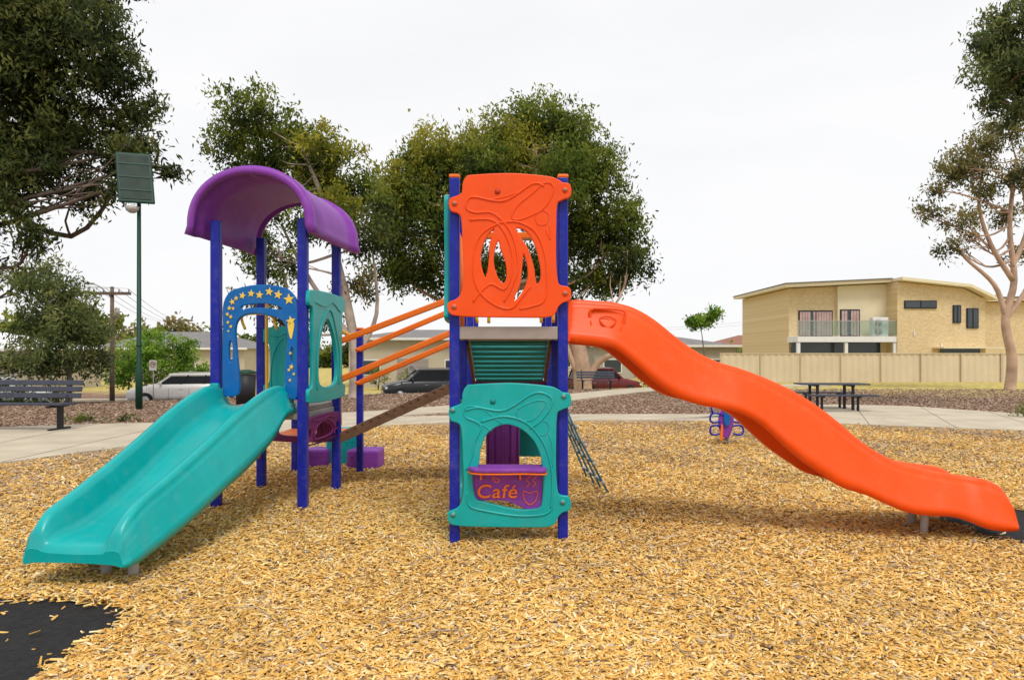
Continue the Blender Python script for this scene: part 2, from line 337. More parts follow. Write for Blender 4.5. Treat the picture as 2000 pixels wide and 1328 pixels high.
for p in((1103,374),(1103,574),(888,600),(889,400)): disc('bolt',p[0],p[1],5.940,.014,BOLT);disc('bolt_washer',p[0],p[1],5.946,.026,ORANGE)
ridge('maker_mark',[(1060,414),(1072,424),(1066,440),(1050,440),(1046,424)],5.945,ORANGE,.004,closed=True)
dy=406
outl2=[(a,b+dy) for a,b in outl]
big=[(934,905),(937,880),(947,850),(967,832),(992,826),(1020,836),(1043,858),(1056,885),(1061,910),(1062,935),(1060,975),(1054,990),(1030,994),(1000,992),(950,980),(930,974),(924,955),(922,930),(926,915)]
panel('teal_cafe_panel',bl(outl2),[bl(big)],MF,.05,PS,TEAL)
ridge('panel_ridge',[(910,800),(935,795),(985,800),(1040,768),(1068,770),(1078,785),(1060,815),(1035,835)],yf,TEAL,.010)
ridge('panel_ridge',[(912,815),(940,830),(928,860),(922,890),(912,915)],yf,TEAL,.010)
ridge('panel_ridge',[(940,822),(985,812),(1030,826),(1062,865),(1076,910),(1078,950),(1076,990)],yf,TEAL,.010)
ridge('panel_ridge',[(1070,845),(1078,870),(1078,910)],yf,TEAL,.006)
ridge('panel_ridge',[(912,960),(918,985),(950,995),(1010,1004),(1060,1002),(1078,990)],yf,TEAL,.010)
ridge('panel_ridge',[(1010,800),(1045,782),(1066,786),(1045,815),(1020,820)],yf,TEAL,.006,closed=True)
ridge('panel_ridge',[(980,826),(940,796),(912,794),(908,812),(935,824),(960,840)],yf,TEAL,.006)
disc('panel_plug',963,783,5.945,.026,TEALD)
for p in((1100,773),(1098,978),(886,1002),(885,800)): disc('bolt',p[0],p[1],5.940,.014,BOLT);disc('bolt_washer',p[0],p[1],5.946,.026,TEAL)
ridge('maker_mark',[(1060,820),(1072,830),(1066,846),(1050,846),(1046,830)],5.945,TEAL,.004,closed=True)
panel('cafe_sign_board',bl([(922,922),(960,918),(1000,918),(1040,918),(1058,922),(1059,950),(1056,982),(1048,991),(1030,992),(1012,984),(985,975),(950,974),(930,972),(924,958)]),[],face((0,5.99,1.69),(1,0,0)),.03,PS,PURPLE)
x,z=B_(970,959);text('cafe_lettering','Café',.165,face((x,5.966,1.69+z),(1,0,0),(0.0,0,1)),PS,ORANGE2,.006,.008,1.12)
ridge('cup_outline',[(1022,958),(1025,975),(1035,984),(1047,974),(1049,958),(1035,961)],5.97,ORANGE2,.004,closed=True)
ridge('cup_outline',[(1028,950),(1034,942),(1028,936),(1036,928)],5.97,ORANGE2,.004)
ridge('cup_outline',[(1040,950),(1046,942),(1040,936),(1048,928)],5.97,ORANGE2,.004)
ridge('star_mark',[(962,930),(976,936),(968,940)],5.97,ORANGE2,.004,closed=True)
panel('cafe_counter',[(-.37,0),(-.30,-.10),(-.1,-.115),(.1,-.10),(.27,-.115),(.285,0),(.27,.12),(-.35,.12)],[],face((0,5.94,1.69-(913-690)*u_),(1,0,0),(0,1,0)),.035,PS,PURPLE,.01)
panel('counter_edge',[(-.38,0),(-.31,-.112),(-.1,-.127),(.1,-.112),(.28,-.127),(.295,0),(.28,.11),(-.355,.11)],[],face((0,5.94,1.69-(919-690)*u_),(1,0,0),(0,1,0)),.012,PS,ORANGE2,.003)
for px in(940,1016): box('counter_bracket',(B_(px,0)[0],5.95,.625),(.018,.03,.07),PS,ORANGE2,0,.004)
# decks
box('deck',(-.03,6.53,1.905),(.86,.90,.03),PS,GREY,0,.006)
box('deck_fascia',(-.03,6.035,1.868),(.868,.05,.115),PS,LGREY,0,.01)
box('deck_fascia',(-.03,7.02,1.868),(.868,.05,.105),PS,LGREY,0,.01)
for x in(PL,PR): box('deck_side',(x,6.53,1.868),(.04,.88,.10),PS,LGREY,0,.01)
box('deck_under',(-.03,6.53,1.865),(.80,.84,.04),PS,MAROON,0)
side=[(y_-6.53,zz) for y_,zz in [(6.1,2.0),(6.5,1.98),(6.95,2.0),(6.99,2.1),(6.95,2.5),(6.99,2.95),(6.95,3.1),(6.5,3.13),(6.12,3.1),(6.08,2.95),(6.12,2.5),(6.08,2.1)]]
sh=[(-.2,2.3),(0,2.2),(.2,2.3),(.22,2.6),(.1,2.9),(-.1,2.92),(-.22,2.65)]
panel('teal_side_panel',side,[sh],face((PL-.075,6.53,0),(0,1,0)),.045,PS,TEAL)
panel('teal_side_panel',[(a,b-1.95) for a,b in side][:],[[(a,b-1.95) for a,b in sh]],face((PL-.0,6.53,.05),(0,1,0)),.045,PS,TEAL)
for xx,yy in((.30,6.95),(-.36,7.05)): tube('grab_handle',cr([(xx,yy,2.0),(xx-.02,yy,2.3),(xx+.06,yy,2.42),(xx+.12,yy,2.3),(xx+.12,yy,2.0)],5),.017,PS,YELLOW)
for k in range(7): tube('barrier_bar',[(PL+.02+.0,6.2+k*.11,1.93),(PL+.02,6.2+k*.11,2.8)],.012,PS,ORANGE2)
beam('rear_arch',(PL,7.02,2.9),(PR,7.02,2.9),.04,.06,PS,ORANGE2)
for k in range(9):
    t=k/8;yy=7.08+1.1*t;z=1.80-.42*t
    box('slat',(-.03,yy,z),(.80,.085,.035),PS,TEALD,Matrix.Rotation(-.36,3,'X'),.006)
for x in(-.46,.40): beam('stringer',(x,7.05,1.84),(x,8.22,1.39),.035,.12,PS,BROWN)
box('deck',(-.03,8.82,1.33),(.90,1.1,.06),PS,GREY,0,.006);box('deck_fascia',(-.03,8.26,1.30),(.868,.05,.12),PS,MAROON,0,.01)
for x in(PL,PR): box('deck_side',(x,8.82,1.3),(.04,1.06,.10),PS,LGREY,0,.01)
beam('guard_rail',(PR,8.25,2.2),(PR,9.4,2.2),.04,.06,PS,ORANGE2);beam('guard_rail',(PR,8.25,1.75),(PR,9.4,1.75),.04,.06,PS,ORANGE2)
beam('guard_rail',(PL,9.4,2.3),(PR,9.4,2.3),.04,.06,PS,ORANGE2)
V=[];F=[]
for i in range(13):
    a=math.radians(-80+160*i/12)
    for z in(.25,1.25): V.append((-.12+.22*math.sin(a),8.9-.22*math.cos(a),z))
for i in range(12):F.append((2*i,2*i+2,2*i+3,2*i+1))
o=pym('purple_tube_panel',V,F,PS,PURPLE,True);s=o.modifiers.new('s','SOLIDIFY');s.thickness=.03
for k in range(5): tube('tube_rib',[(-.12+.23*math.sin(math.radians(-60+30*k)),8.9-.235*math.cos(math.radians(-60+30*k)),.27),(-.12+.23*math.sin(math.radians(-60+30*k)),8.9-.235*math.cos(math.radians(-60+30*k)),1.23)],.014,PS,PURPLE)
box('teal_infill',(.24,9.38,.75),(.34,.04,.95),PS,TEALD,0,.01)
a=Vector((-.52,8.83,1.36));b=Vector((-2.16,8.83,.62))
beam('ramp_deck',a,b,.92,.05,PS,BROWN)
for yy in(8.36,9.30): beam('ramp_edge',(a.x,yy,a.z),(b.x,yy,b.z),.05,.10,PS,BROWN)
for k in range(17):
    t=(k+.5)/17;p=a.lerp(b,t);box('ramp_cleat',(p.x,8.83,p.z+.055),(.04,.99,.045),PS,BROWN,Matrix.Rotation(-.42,3,'Y'),.005)
for zz1,zz2,yy1,yy2 in((2.44,1.83,8.30,8.36),(2.04,1.36,8.30,8.36),(2.41,1.74,9.36,9.48),(1.97,1.28,9.36,9.48)):
    beam('orange_handrail',(-.50,yy1,zz1),(-2.12,yy2-.02,zz2),.045,.075,PS,ORANGE2,.015)
    tube('rail_bolt',[(-2.13,yy2-.08,zz2),(-2.13,yy2+.0,zz2)],.03,PS,ORANGE2)
# small tower
Ap=(-3.2,7.39);Bp=(-2.225,7.27);Cp=(-3.12,8.5);Dp=(-2.15,8.36)
for p in(Ap,Bp,Cp,Dp): post(p[0],p[1],3.12,cap=False,w=.10)
post(-2.12,9.52,2.02);post(-3.05,9.6,1.0)
cx=sum(p[0] for p in(Ap,Bp,Cp,Dp))/4;cy=sum(p[1] for p in(Ap,Bp,Cp,Dp))/4;ang=math.atan2(Bp[1]-Ap[1],Bp[0]-Ap[0])
R=Matrix.Rotation(ang+.03,3,'Z')
box('deck',(cx,cy,1.075),(.90,1.0,.06),PS,LGREY,R,.01);box('deck_frame',(cx,cy,1.01),(.93,1.02,.07),PS,GREY,R,.01)
rw=.60;V=[];F=[];prof=[]
for i in range(33):
    a=math.pi*i/32;xx=-rw*math.cos(a);zz=3.02+.54*math.sin(a)**.85
    prof.append((xx,zz))
prof=[(-rw-.03,2.93)]+prof+[(rw+.03,2.93)]
yl=[-.74,-.725,-.64,-.62,-.3,0,.3,.62,.64,.725,.74];ol=[-.005,.035,.035,0,0,.0,0,0,.035,.035,-.005]
for yy,oo in zip(yl,ol):
    for i,(xx,zz) in enumerate(prof):
        k=oo;d=math.hypot(xx,(zz-3.0)) or 1
        v=R@Vector((xx+xx/d*k,yy,0));V.append((cx+v.x,cy+v.y,zz+(zz-2.9)/d*k))
n=len(prof)
for j in range(len(yl)-1):
    for i in range(n-1):F.append((j*n+i,(j+1)*n+i,(j+1)*n+i+1,j*n+i+1))
o=pym('purple_roof',V,F,PS,PURPLE,True);s=o.modifiers.new('s','SOLIDIFY');s.thickness=.06;s.offset=-1
v0=R@Vector((0,-.73,0));v1=R@Vector((0,.73,0));beam('roof_seam',(cx+v0.x,cy+v0.y,3.585),(cx+v1.x,cy+v1.y,3.585),.07,.05,PS,PURPLE,.015)
for k in range(11):
    a=math.radians(10+9*(k%4));yy=-.40+.15*(k//2)
    xx=rw*math.cos(a);zz=3.02+.54*math.sin(a)**.85
    v=R@Vector((xx,yy,0));nrm=(R@Vector((math.cos(a),0,0)))+Vector((0,0,math.sin(a)))
    p=Vector((cx+v.x,cy+v.y,zz));tube('roof_emboss',[p-nrm*.01,p+nrm*.014],[.05,.038],PS,PURPLE,12)
us=.0055
MB=face(((Ap[0]+Bp[0])/2,(Ap[1]+Bp[1])/2-.02,1.69),(Bp[0]-Ap[0],Bp[1]-Ap[1],0))
def SB(L): return [((a-508)*us,(690-b)*us) for a,b in L]
arch=[(437,766),(436,700),(437,640),(437,600),(445,578),(462,566),(510,558),(560,564),(580,580),(587,600),(588,640),(587,700),(587,772),(575,776),(566,770),(565,735),(566,700),(570,660),(566,638),(552,622),(510,612),(480,614),(464,628),(460,650),(463,690),(467,730),(468,762),(460,772),(445,772)]
slot=[(472,598),(490,594),(520,592),(545,596),(558,603),(552,607),(520,603),(490,603),(476,607)]
h1=[(447,672),(452,664),(457,672),(457,700),(452,710),(447,700)];h2=[(574,682),(578,676),(582,684),(582,702),(578,710),(574,702)]
panel('star_arch_panel',SB(arch),[SB(slot),SB(h1),SB(h2)],MB,.045,PS,BLUEP,n=3)
MB2=MB.copy();MB2.translation=MB.translation-Vector((math.sin(-ang),math.cos(ang),0))*.026
def star(px,py,r,rot=0):
    P=[]
    for k in range(10):
        rr=r if k%2==0 else r*.42;a=rot+math.pi/2+math.pi*k/5;P.append((px+rr*math.cos(a),py-rr*math.sin(a)))
    panel('star',SB(P),[],MB2,.006,PS,STAR,.001,False)
for px,py,r in[(572,586,11),(550,577,9),(532,571,8.5),(512,577,8),(495,574,7.5),(477,578,7),(464,583,4.5),(456,590,6),(450,602,4.5),(458,603,3.5),(446,614,4),(453,619,4),(447,630,3.5),(453,638,3.5),(448,647,2.5),(577,716,5),(572,722,3.5),(575,690,3),(582,730,3),(574,742,3)]: star(px,py,r,random.uniform(-.3,.3))
star(576,628,10,.2)
panel('star_tail',SB([(570,632),(582,634),(580,650),(577,662),(573,655)]),[],MB2,.006,PS,STAR,.001)
def lp(nm,p,q,zlo,zhi,mt,hole=True,off=0,parent=PS):
    p=Vector((p[0],p[1],0));q=Vector((q[0],q[1],0));L=(q-p).length;u=(q-p).normalized();c=(p+q)/2;w=L/2;h=zhi-zlo
    ot=[(-w+.02,0),(0,-.015),(w-.02,0),(w+.045,.03),(w+.045,.13),(w-.05,.18),(w-.07,h*.5),(w-.05,h-.2),(w+.045,h-.15),(w+.045,h-.05),(w-.03,h),(0,h+.015),(-w+.03,h),(-w-.045,h-.05),(-w-.045,h-.15),(-w+.05,h-.2),(-w+.07,h*.5),(-w+.05,.18),(-w-.045,.13),(-w-.045,.03)]
    hh=[[(-w*.55,h*.16),(0,h*.11),(w*.5,h*.16),(w*.58,h*.35),(w*.4,h*.58),(w*.1,h*.74),(-w*.15,h*.76),(-w*.45,h*.6),(-w*.58,h*.4)]] if hole else []
    nrm=u.cross(Vector((0,0,1)));M=face((c.x+nrm.x*off,c.y+nrm.y*off,zlo),u)
    panel(nm,ot,hh,M,.045,parent,mt)
    def T(x_,z_,o_): return (c.x+u.x*x_+nrm.x*(off+o_),c.y+u.y*x_+nrm.y*(off+o_),zlo+z_)
    for o_ in(.026,-.026):
        tube(nm+'_ridge',[T(x_,z_,o_) for x_,z_ in cr([(-w*.68,h*.1),(-w*.70,h*.4),(-w*.5,h*.68),(-w*.1,h*.84),(w*.2,h*.82),(w*.5,h*.62),(w*.70,h*.4),(w*.66,h*.12)],5)],.008,parent,mt,8)
        tube(nm+'_ridge',[T(x_,z_,o_) for x_,z_ in cr([(-w*.8,h*.9),(-w*.3,h*.88),(w*.2,h*.93),(w*.75,h*.85)],5)],.007,parent,mt,8)
lp('teal_side_panel',Bp,Dp,1.17,2.36,TEAL,True,.07)
lp('teal_back_panel',(-3.05,8.47),(-2.55,8.41),1.15,2.0,TEAL,False,0)
lp('purple_step_panel',(Cp[0]+.05,Cp[1]-.02),(Dp[0]-.05,Dp[1]-.02),.62,1.02,MAROON,True,0)
lp('purple_step_panel',(Bp[0]+.02,Bp[1]+.07),(Dp[0]+.02,Dp[1]-.07),.70,.98,MAROON,True,0)
tube('grab_rail',cr([(-2.98,8.3,1.1),(-2.98,8.3,2.3),(-2.93,8.3,2.42),(-2.8,8.3,2.42),(-2.76,8.3,2.3),(-2.76,8.3,2.05)],5),.018,PS,YELLOW)
tube('grab_rail',cr([(-2.36,9.4,.7),(-2.36,9.4,1.9),(-2.3,9.4,1.97),(-2.15,9.42,1.9)],5),.018,PS,YELLOW)
tube('grab_rail',cr([(-2.9,7.42,1.95),(-2.9,7.36,2.1),(-2.6,7.33,2.1),(-2.55,7.4,1.95)],4),.015,PS,YELLOW)
box('low_platform',(-2.6,9.0,.62),(.95,1.0,.05),PS,ORANGE2,0,.01)
beam('cross_brace',(-3.2,7.45,.33),(-3.12,8.45,.42),.035,.035,PS,ORANGE2)
def pod(x,y,w,d,h,mt,z=0):
    box('step_pod',(x,y,z+h/2),(w,d,h),PS,mt,random.uniform(-.05,.05),.035)
    for i in range(5):
        for s_ in(0,1): tube('pod_stud',[(x-w*.35+i*w*.175,y-d/2-.004,z+h*(.3+.4*s_)),(x-w*.35+i*w*.175,y-d/2+.01,z+h*(.3+.4*s_))],.014,PS,mt,8)
pod(-2.86,10.1,.36,.4,.29,PURPLE);pod(-2.14,10.0,.46,.42,.30,PURPLE);pod(-2.52,10.3,.46,.45,.56,TEAL)
ROPE=mat('rope_blue',(.06,.16,.22),.7)
a0=Vector((.47,8.3,1.45));a1=Vector((.47,9.3,1.45));b0=Vector((1.14,8.0,.03));b1=Vector((1.0,9.0,.03))
for s_ in(0,.33,.66,1):
    p=a0.lerp(a1,s_);q=b0.lerp(b1,s_);tube('net_rope',[p,p.lerp(q,.5)+Vector((-.02,0,-.03)),q],.013,PS,ROPE,6)
for t in(.15,.3,.45,.6,.75,.9):
    tube('net_rung',[a0.lerp(b0,t),a1.lerp(b1,t)],.013,PS,ROPE,6)
    for s_ in(0,.33,.66,1):
        p=a0.lerp(a1,s_);q=b0.lerp(b1,s_);tube('rope_joint',[p.lerp(q,t-.015),p.lerp(q,t+.015)],.024,PS,GREY,8)
# ------------------------------------------------------------------ slides
def sweep(parent,name,st,mt,nsub=5,dep=1.0,lipfrom=None):
    P=cr(st,nsub);m=len(P);V=[];F=[]
    ts=[1.0,.9,.80,.785,.60,.585,.42,.405,.25,.235,.1,0.0]
    os=[-.03,-.006,0,.018,.012,.032,.026,.046,.040,.060,.056,.048]
    for i,p in enumerate(P):
        q0=P[max(i-1,0)];q1=P[min(i+1,m-1)];d=Vector((q1[0]-q0[0],q1[1]-q0[1]));d.normalize();nx,ny=d.y,-d.x
        w,zt,zb,bed=p[2:6];h=zt-zb
        sec=[(0,bed),(w-.20,bed+.004),(w-.15,bed+.02*min(1,h*3)),(w-.115,bed+(zt-bed)*.3),(w-.10,bed+(zt-bed)*.8),(w-.075,zt-.008),(w-.045,zt)]
        for t,o in zip(ts,os):
            sc=min(1,h/.25);sec.append((w+o*sc*dep if t<1 else w-.02,zb+h*t-(.006 if t==1 else 0)))
        ub=bed-.035
        if lipfrom is not None: ub=ub+(zb+.022-ub)*min(1,max(0,(i-lipfrom*(m-1))/((1-lipfrom)*(m-1)*.4)))
        sec+=[(w+.01,zb+.002),(w-.03,min(zb+.012,ub)),(w-.10,ub-.004),(0,ub)]
        full=sec+[(-a,b) for a,b in sec[::-1]][1:-1]
        ring=len(full)
        for a,b in full: V.append((p[0]+nx*a,p[1]+ny*a,b))
    for i in range(m-1):
        for k in range(ring):F.append((i*ring+k,i*ring+(k+1)%ring,(i+1)*ring+(k+1)%ring,(i+1)*ring+k))
    ns=len(sec);nside=len(F)
    for base in(0,(m-1)*ring):
        for sgn in(0,1):
            def ix(k):
                if sgn==0: return base+k
                return base+(0 if k==0 else (ns-1 if k==ns-1 else ring-k))
            a_=[0,1,2,3,4,5,6];b_=[ns-1,ns-2,ns-3,ns-5,13,10,7]
            for j in range(6):
                lo=min(b_[j],b_[j+1]);hi=max(b_[j],b_[j+1])
                poly=[ix(a_[j]),ix(a_[j+1])]+[ix(k) for k in range(lo,hi+1)]
                if sgn: poly=poly[::-1]
                if base: poly=poly[::-1]
                F.append(tuple(poly))
    o=pym(name,V,F,parent,mt,True)
    for k in range(nside,len(F)): o.data.polygons[k].use_smooth=False
    return o,P
SL=empty('playground_slide')
k_=.004576
pr=[(1108,604,664),(1116,587,668),(1135,585,671),(1165,587,674),(1200,590,682),(1240,601,712),(1280,624,748),(1320,656,775),(1360,685,789),(1400,705,797),(1440,717,806),(1480,731,826),(1520,748,862),(1560,768,897),(1600,793,925),(1640,824,950),(1680,858,962),(1720,885,980),(1760,904,996),(1800,915,1003),(1850,925,1006),(1880,929,1014),(1910,933,1026),(1935,940,1031),(1955,953,1032),(1970,975,1032),(1979,1003,1031),(1983,1022,1030)]
st=[]
for i,(px,t,b) in enumerate(pr):
    zt=1.69+(690-t)*k_;zb=1.69+(690-b)*k_;f=.42 if px<1300 else .36
    if px>1850: f=.36+.25*(px-1850)/130
    st.append(((px-1000)*k_,6.45,.35+(.03 if px>1900 else 0),zt,zb,zb+(zt-zb)*f))
o,P=sweep(SL,'orange_wave_slide_body',st,ORANGE,5,1.35,.9)
for x,y in((3.80,6.31),(3.87,6.63)): tube('slide_leg',[(x,y,-.02),(x+.03,y,.33)],.034,SL,GREY,12)
box('slide_bracket',(3.83,6.47,.31),(.12,.5,.03),SL,GREY,0,.004)
def smark(px,py): return ((px-1000)*k_,6.07,1.69+(690-py)*k_)
for pl in([(1158,604),(1212,606),(1220,618),(1208,650),(1196,660),(1166,654),(1156,645),(1152,616)],):
    pts=[smark(*p) for p in cr(pl,5,True)];pts.append(pts[0]);tube('maker_mark',[(a,b+.0,c) for a,b,c in pts],.012,SL,ORANGE,6)
pts=[smark(*p) for p in cr([(1170,625),(1186,618),(1202,628),(1186,640)],5,True)];pts.append(pts[0]);tube('maker_mark',[(a,b-.008,c) for a,b,c in pts],.010,SL,ORANGE,6)
box('slide_entry_flange',(.50,6.1,2.0),(.03,.16,.42),SL,ORANGE,0,.01);box('slide_entry_flange',(.50,6.8,2.0),(.03,.16,.42),SL,ORANGE,0,.01)
SL2=empty('playground_slide')
dd=[(7.42,1.30,1.04,1.12),(7.2,1.35,1.02,1.115),(6.92,1.31,.82,1.05),(6.45,1.16,.62,.88),(6.0,.97,.48,.68),(5.6,.81,.35,.52),(5.3,.70,.27,.42),(5.08,.62,.22,.375),(4.94,.56,.205,.36),(4.86,.50,.20,.35),(4.81,.44,.20,.335),(4.785,.37,.20,.31),(4.770,.32,.205,.285)]
st=[]
for D,zt,zb,bd in dd:
    t=(7.42-D)/(7.42-4.785);st.append((-2.80-.27*t,D,.42-.09*t+(.02 if D<4.95 else 0),zt,zb,bd))
o,P=sweep(SL2,'teal_slide_body',st,TEAL,5,1.0,.6)
for x,y in((-3.03,5.10),(-2.79,5.03)): tube('slide_leg',[(x,y,-.02),(x,y+.0,.29)],.038,SL2,GREY,12)
for s_ in(-1,1): box('slide_flange',(-2.80+s_*.40,7.35,1.22),(.10,.05,.30),SL2,TEAL,ang,.015)
# ------------------------------------------------------------------ spring rider
SR=empty('spring_rider')
cxs,cys=3.9,12.5
sp=[(cxs+.07*math.cos(a*.9),cys+.07*math.sin(a*.9),.03+.0085*a) for a in np.linspace(0,38,150)]
tube('coil_spring',sp,.014,SR,BOLT,6);box('spring_plate',(cxs,cys,.37),(.2,.2,.02),SR,BOLT)
panel('rider_body',[(-.10,-.1),(-.12,.12),(-.07,.28),(-.02,.38),(.04,.36),(.09,.28),(.11,.12),(.07,-.1),(0,-.22)],[],face((cxs,cys-.08,.38),(1,-.25,0)),.09,SR,PURPLE,.02)
panel('rider_stripe',[(-.10,-.20),(-.085,.0),(-.07,.06),(-.06,-.02),(-.07,-.2)],[],face((cxs-.03,cys-.16,.34),(1,-.2,0)),.03,SR,ORANGE2,.008)
panel('rider_side',[(-.05,-.08),(-.05,.10),(.0,.16),(.04,.0),(.0,-.14)],[],face((cxs+.0,cys-.15,.52),(1,-.2,0)),.03,SR,BLUEP,.01)
box('rider_seat',(cxs+.02,cys+.05,.52),(.18,.34,.05),SR,TEAL,.1,.02)
for s_ in(-1,1):
    for zo in(.50,.28):
        pts=[(cxs+s_*x_,cys-.1,zo+z_) for x_,z_ in cr([(.06,.06),(.18,.10),(.28,.08),(.30,-.02),(.24,-.07),(.12,-.05)],5)]
        tube('handle_loop',pts,.018,SR,BLUE,8)
    tube('handle_loop',[(cxs+s_*.25,cys-.1,.58),(cxs+s_*.29,cys-.1,.74)],.018,SR,BLUE,8)
# ------------------------------------------------------------------ benches, table
def bench(x,y,ang,L=1.9,z0=0,s=1):
    e=empty('park_bench',(x,y,z0));e.rotation_euler=(0,0,ang);e.scale=(s,s,s)
    for i in range(4): box('seat_slat',(0,-.05-.105*i+.12,.46+.004*i),(L,.09,.035),e,BENCH,0,.006)
    for i in range(3): box('back_slat',(0,.21+.03*i,.60+.115*i),(L,.03,.09),e,BENCH,Matrix.Rotation(-.22,3,'X'),.006)
    for s_ in(-1,1):
        xx=s_*(L/2-.25)
        box('leg',(xx,.02,.22),(.07,.10,.44),e,BENCHD,0,.01);box('foot',(xx,.0,.02),(.08,.5,.035),e,BENCHD,0,.01)
        box('seat_bearer',(xx,-.05,.425),(.06,.5,.04),e,BENCHD,0,.01)
        beam('back_support',(xx,.17,.42),(xx,.31,.92),.06,.05,e,BENCHD)
    return e
bench(-10.55,14.7,-.06,1.9,.05,1.2)
bench(3.9,31.5,.1,1.8,-.02)
PT=empty('picnic_table',(9.3,19.9,.06));PT.rotation_euler=(0,0,-.05)
for i in range(5): box('table_plank',(0,-.30+.15*i,.74),(1.9,.135,.04),PT,BENCH,0,.006)
for s_ in(-1,1):
    for i in range(2): box('seat_plank',(0,s_*(.66+.15*i),.45),(1.9,.135,.04),PT,BENCH,0,.006)
    for yy in(-.28,.28): box('table_leg',(s_*.5,yy,.36),(.07,.07,.72),PT,BENCHD,0,.01)
    box('cross_beam',(s_*.5,0,.41),(.06,1.55,.06),PT,BENCHD,0,.01);box('top_beam',(s_*.5,0,.70),(.06,.7,.05),PT,BENCHD)
    for yy in(-.6,.6): box('seat_leg',(s_*.5,yy,.2),(.06,.06,.40),PT,BENCHD,0,.008)
BN=empty('litter_bin',(-8.0,20.5,0));tube('bin_body',[(0,0,.15),(0,0,1.05)],[.27,.3],BN,BENCHD,16);box('bin_base',(0,0,.08),(.4,.4,.18),BN,BENCHD);tube('bin_lid',[(0,0,1.07),(0,0,1.14),(0,0,1.2)],[.32,.30,.12],BN,DKGREEN,16)
# ------------------------------------------------------------------ solar lamp
LP=empty('street_lamp',(-11.2,20.5,0))
tube('pole',[(0,0,-.1),(0,0,1.2),(0,0,1.25),(0,0,6.2)],[.10,.10,.07,.055],LP,DKGREEN,14)
tube('base_collar',[(0,0,1.9),(0,0,1.95)],[.08,.08],LP,DKGREEN)
zv=Vector((-.33,.42,1.45)).normalized();xv=Vector((.93,.30,0)).normalized();yv=zv.cross(xv).normalized();xv2=yv.cross(zv)
RS=Matrix((xv,yv,zv)).transposed();pc=Vector((-.12,.0,6.95))
box('solar_panel_frame',pc,(.98,.09,1.72),LP,DKGREEN,RS,.04)
PB=mat('panel_back',(.018,.035,.028),.6,.3,3)
box('solar_panel_back',pc-yv*.05,(.82,.02,1.52),LP,PB,RS,.004);box('solar_cells',pc+yv*.05,(.90,.02,1.62),LP,GLASS,RS,.004)
for t in(-.45,0,.45): box('frame_rib',pc-yv*.065+zv*t,(.84,.02,.05),LP,DKGREEN,RS,.004)
beam('panel_arm',(0,0,6.1),(-.05,.0,6.6),.08,.08,LP,DKGREEN)
box('lamp_arm',(-.12,-.1,6.05),(.3,.12,.06),LP,GREY,0,.02);tube('lamp_head',[(-.14,-.12,6.06),(-.14,-.12,5.95),(-.14,-.12,5.88)],[.2,.17,.08],LP,GREY,14)
# ------------------------------------------------------------------ poles & wires
def upole(x,y,z0,zt,arm,yaw=0,lamp=False,r=.13):
    e=empty('utility_pole',(x,y,0));e.rotation_euler=(0,0,yaw)
    tube('pole',[(0,0,z0),(0,0,zt)],[r,r*.7],e,WOODP,10);box('crossarm',(0,-.1,zt-.35),(arm,.12,.9*r+.03),e,WOODP)
    if not lamp: box('crossarm',(0,-.1,zt-1.1),(arm*.8,.1,.1),e,WOODP)
    for k in(-.45,-.2,.2,.45): tube('insulator',[(k*arm,-.1,zt-.3),(k*arm,-.1,zt-.12)],.035,e,LGREY,8)
    if lamp:
        tube('lamp_arm',cr([(0,0,zt-.6),(-.5,-.1,zt-.05),(-.95,-.1,zt+.15)],4),.03,e,GREY,8);box('lamp_head',(-1.05,-.1,zt+.14),(.45,.16,.1),e,GREY,0,.03)
        tube('transformer',[(.3,-.15,zt-1.6),(.3,-.15,zt-1.1)],.13,e,GREY,10)
    return e
upole(-20.5,35,-1.1,5.1,1.9,.1,True);upole(-53.6,110,-1.1,7.3,4.4,0,False,.28);upole(38.6,110,0,7.0,2.8,0,False,.22)
WR=empty('power_lines')
WM=mat('wire',(.05,.05,.05),.6)
for k in(-.8,-.3,.3,.8):
    a=Vector((-20.5+k,35,5.0));b=Vector((-53.6+k*2,110,7.1));c0=Vector((-31,19,5.6))
    tube('wire',[a.lerp(b,t)-Vector((0,0,1.6*4*t*(1-t)*.5)) for t in np.linspace(0,1,12)],.012,WR,WM,4)
    tube('wire',[a.lerp(c0,t)-Vector((0,0,.5*4*t*(1-t)*.5)) for t in np.linspace(0,1,8)],.008,WR,WM,4)
for k in(0,1.2): tube('wire',[Vector((38.6,110,6.8-k*.4)).lerp(Vector((120,118,6.8)),t)-Vector((0,0,3*t*(1-t))) for t in np.linspace(0,1,10)],.02,WR,WM,4);tube('wire',[Vector((38.6,110,6.8-k*.4)).lerp(Vector((-10,112,6.2)),t)-Vector((0,0,4*t*(1-t))) for t in np.linspace(0,1,10)],.016,WR,WM,4)
# ------------------------------------------------------------------ signs
SRED=mat('sign_red',(.5,.03,.02),.4)
def sign(x,y,z0,h,txt):
    e=empty('traffic_sign',(x,y,0));tube('post',[(0,0,z0),(0,0,h)],.025,e,GREY,8);box('plate',(0,-.04,h-.25),(.36,.02,.50),e,WHITE,0,.004)
    tube('ring',[(.13*math.cos(a),-.06,h-.20+.13*math.sin(a)) for a in np.linspace(0,6.283,24)],.012,e,SRED,6)
    text('digits',txt,.16,face((0,-.055,h-.20),(1,0,0)),e,BENCHD,.002)
sign(-17.6,33.5,-1.1,1.35,'50');sign(-6.1,41.5,-1.1,1.0,'50')
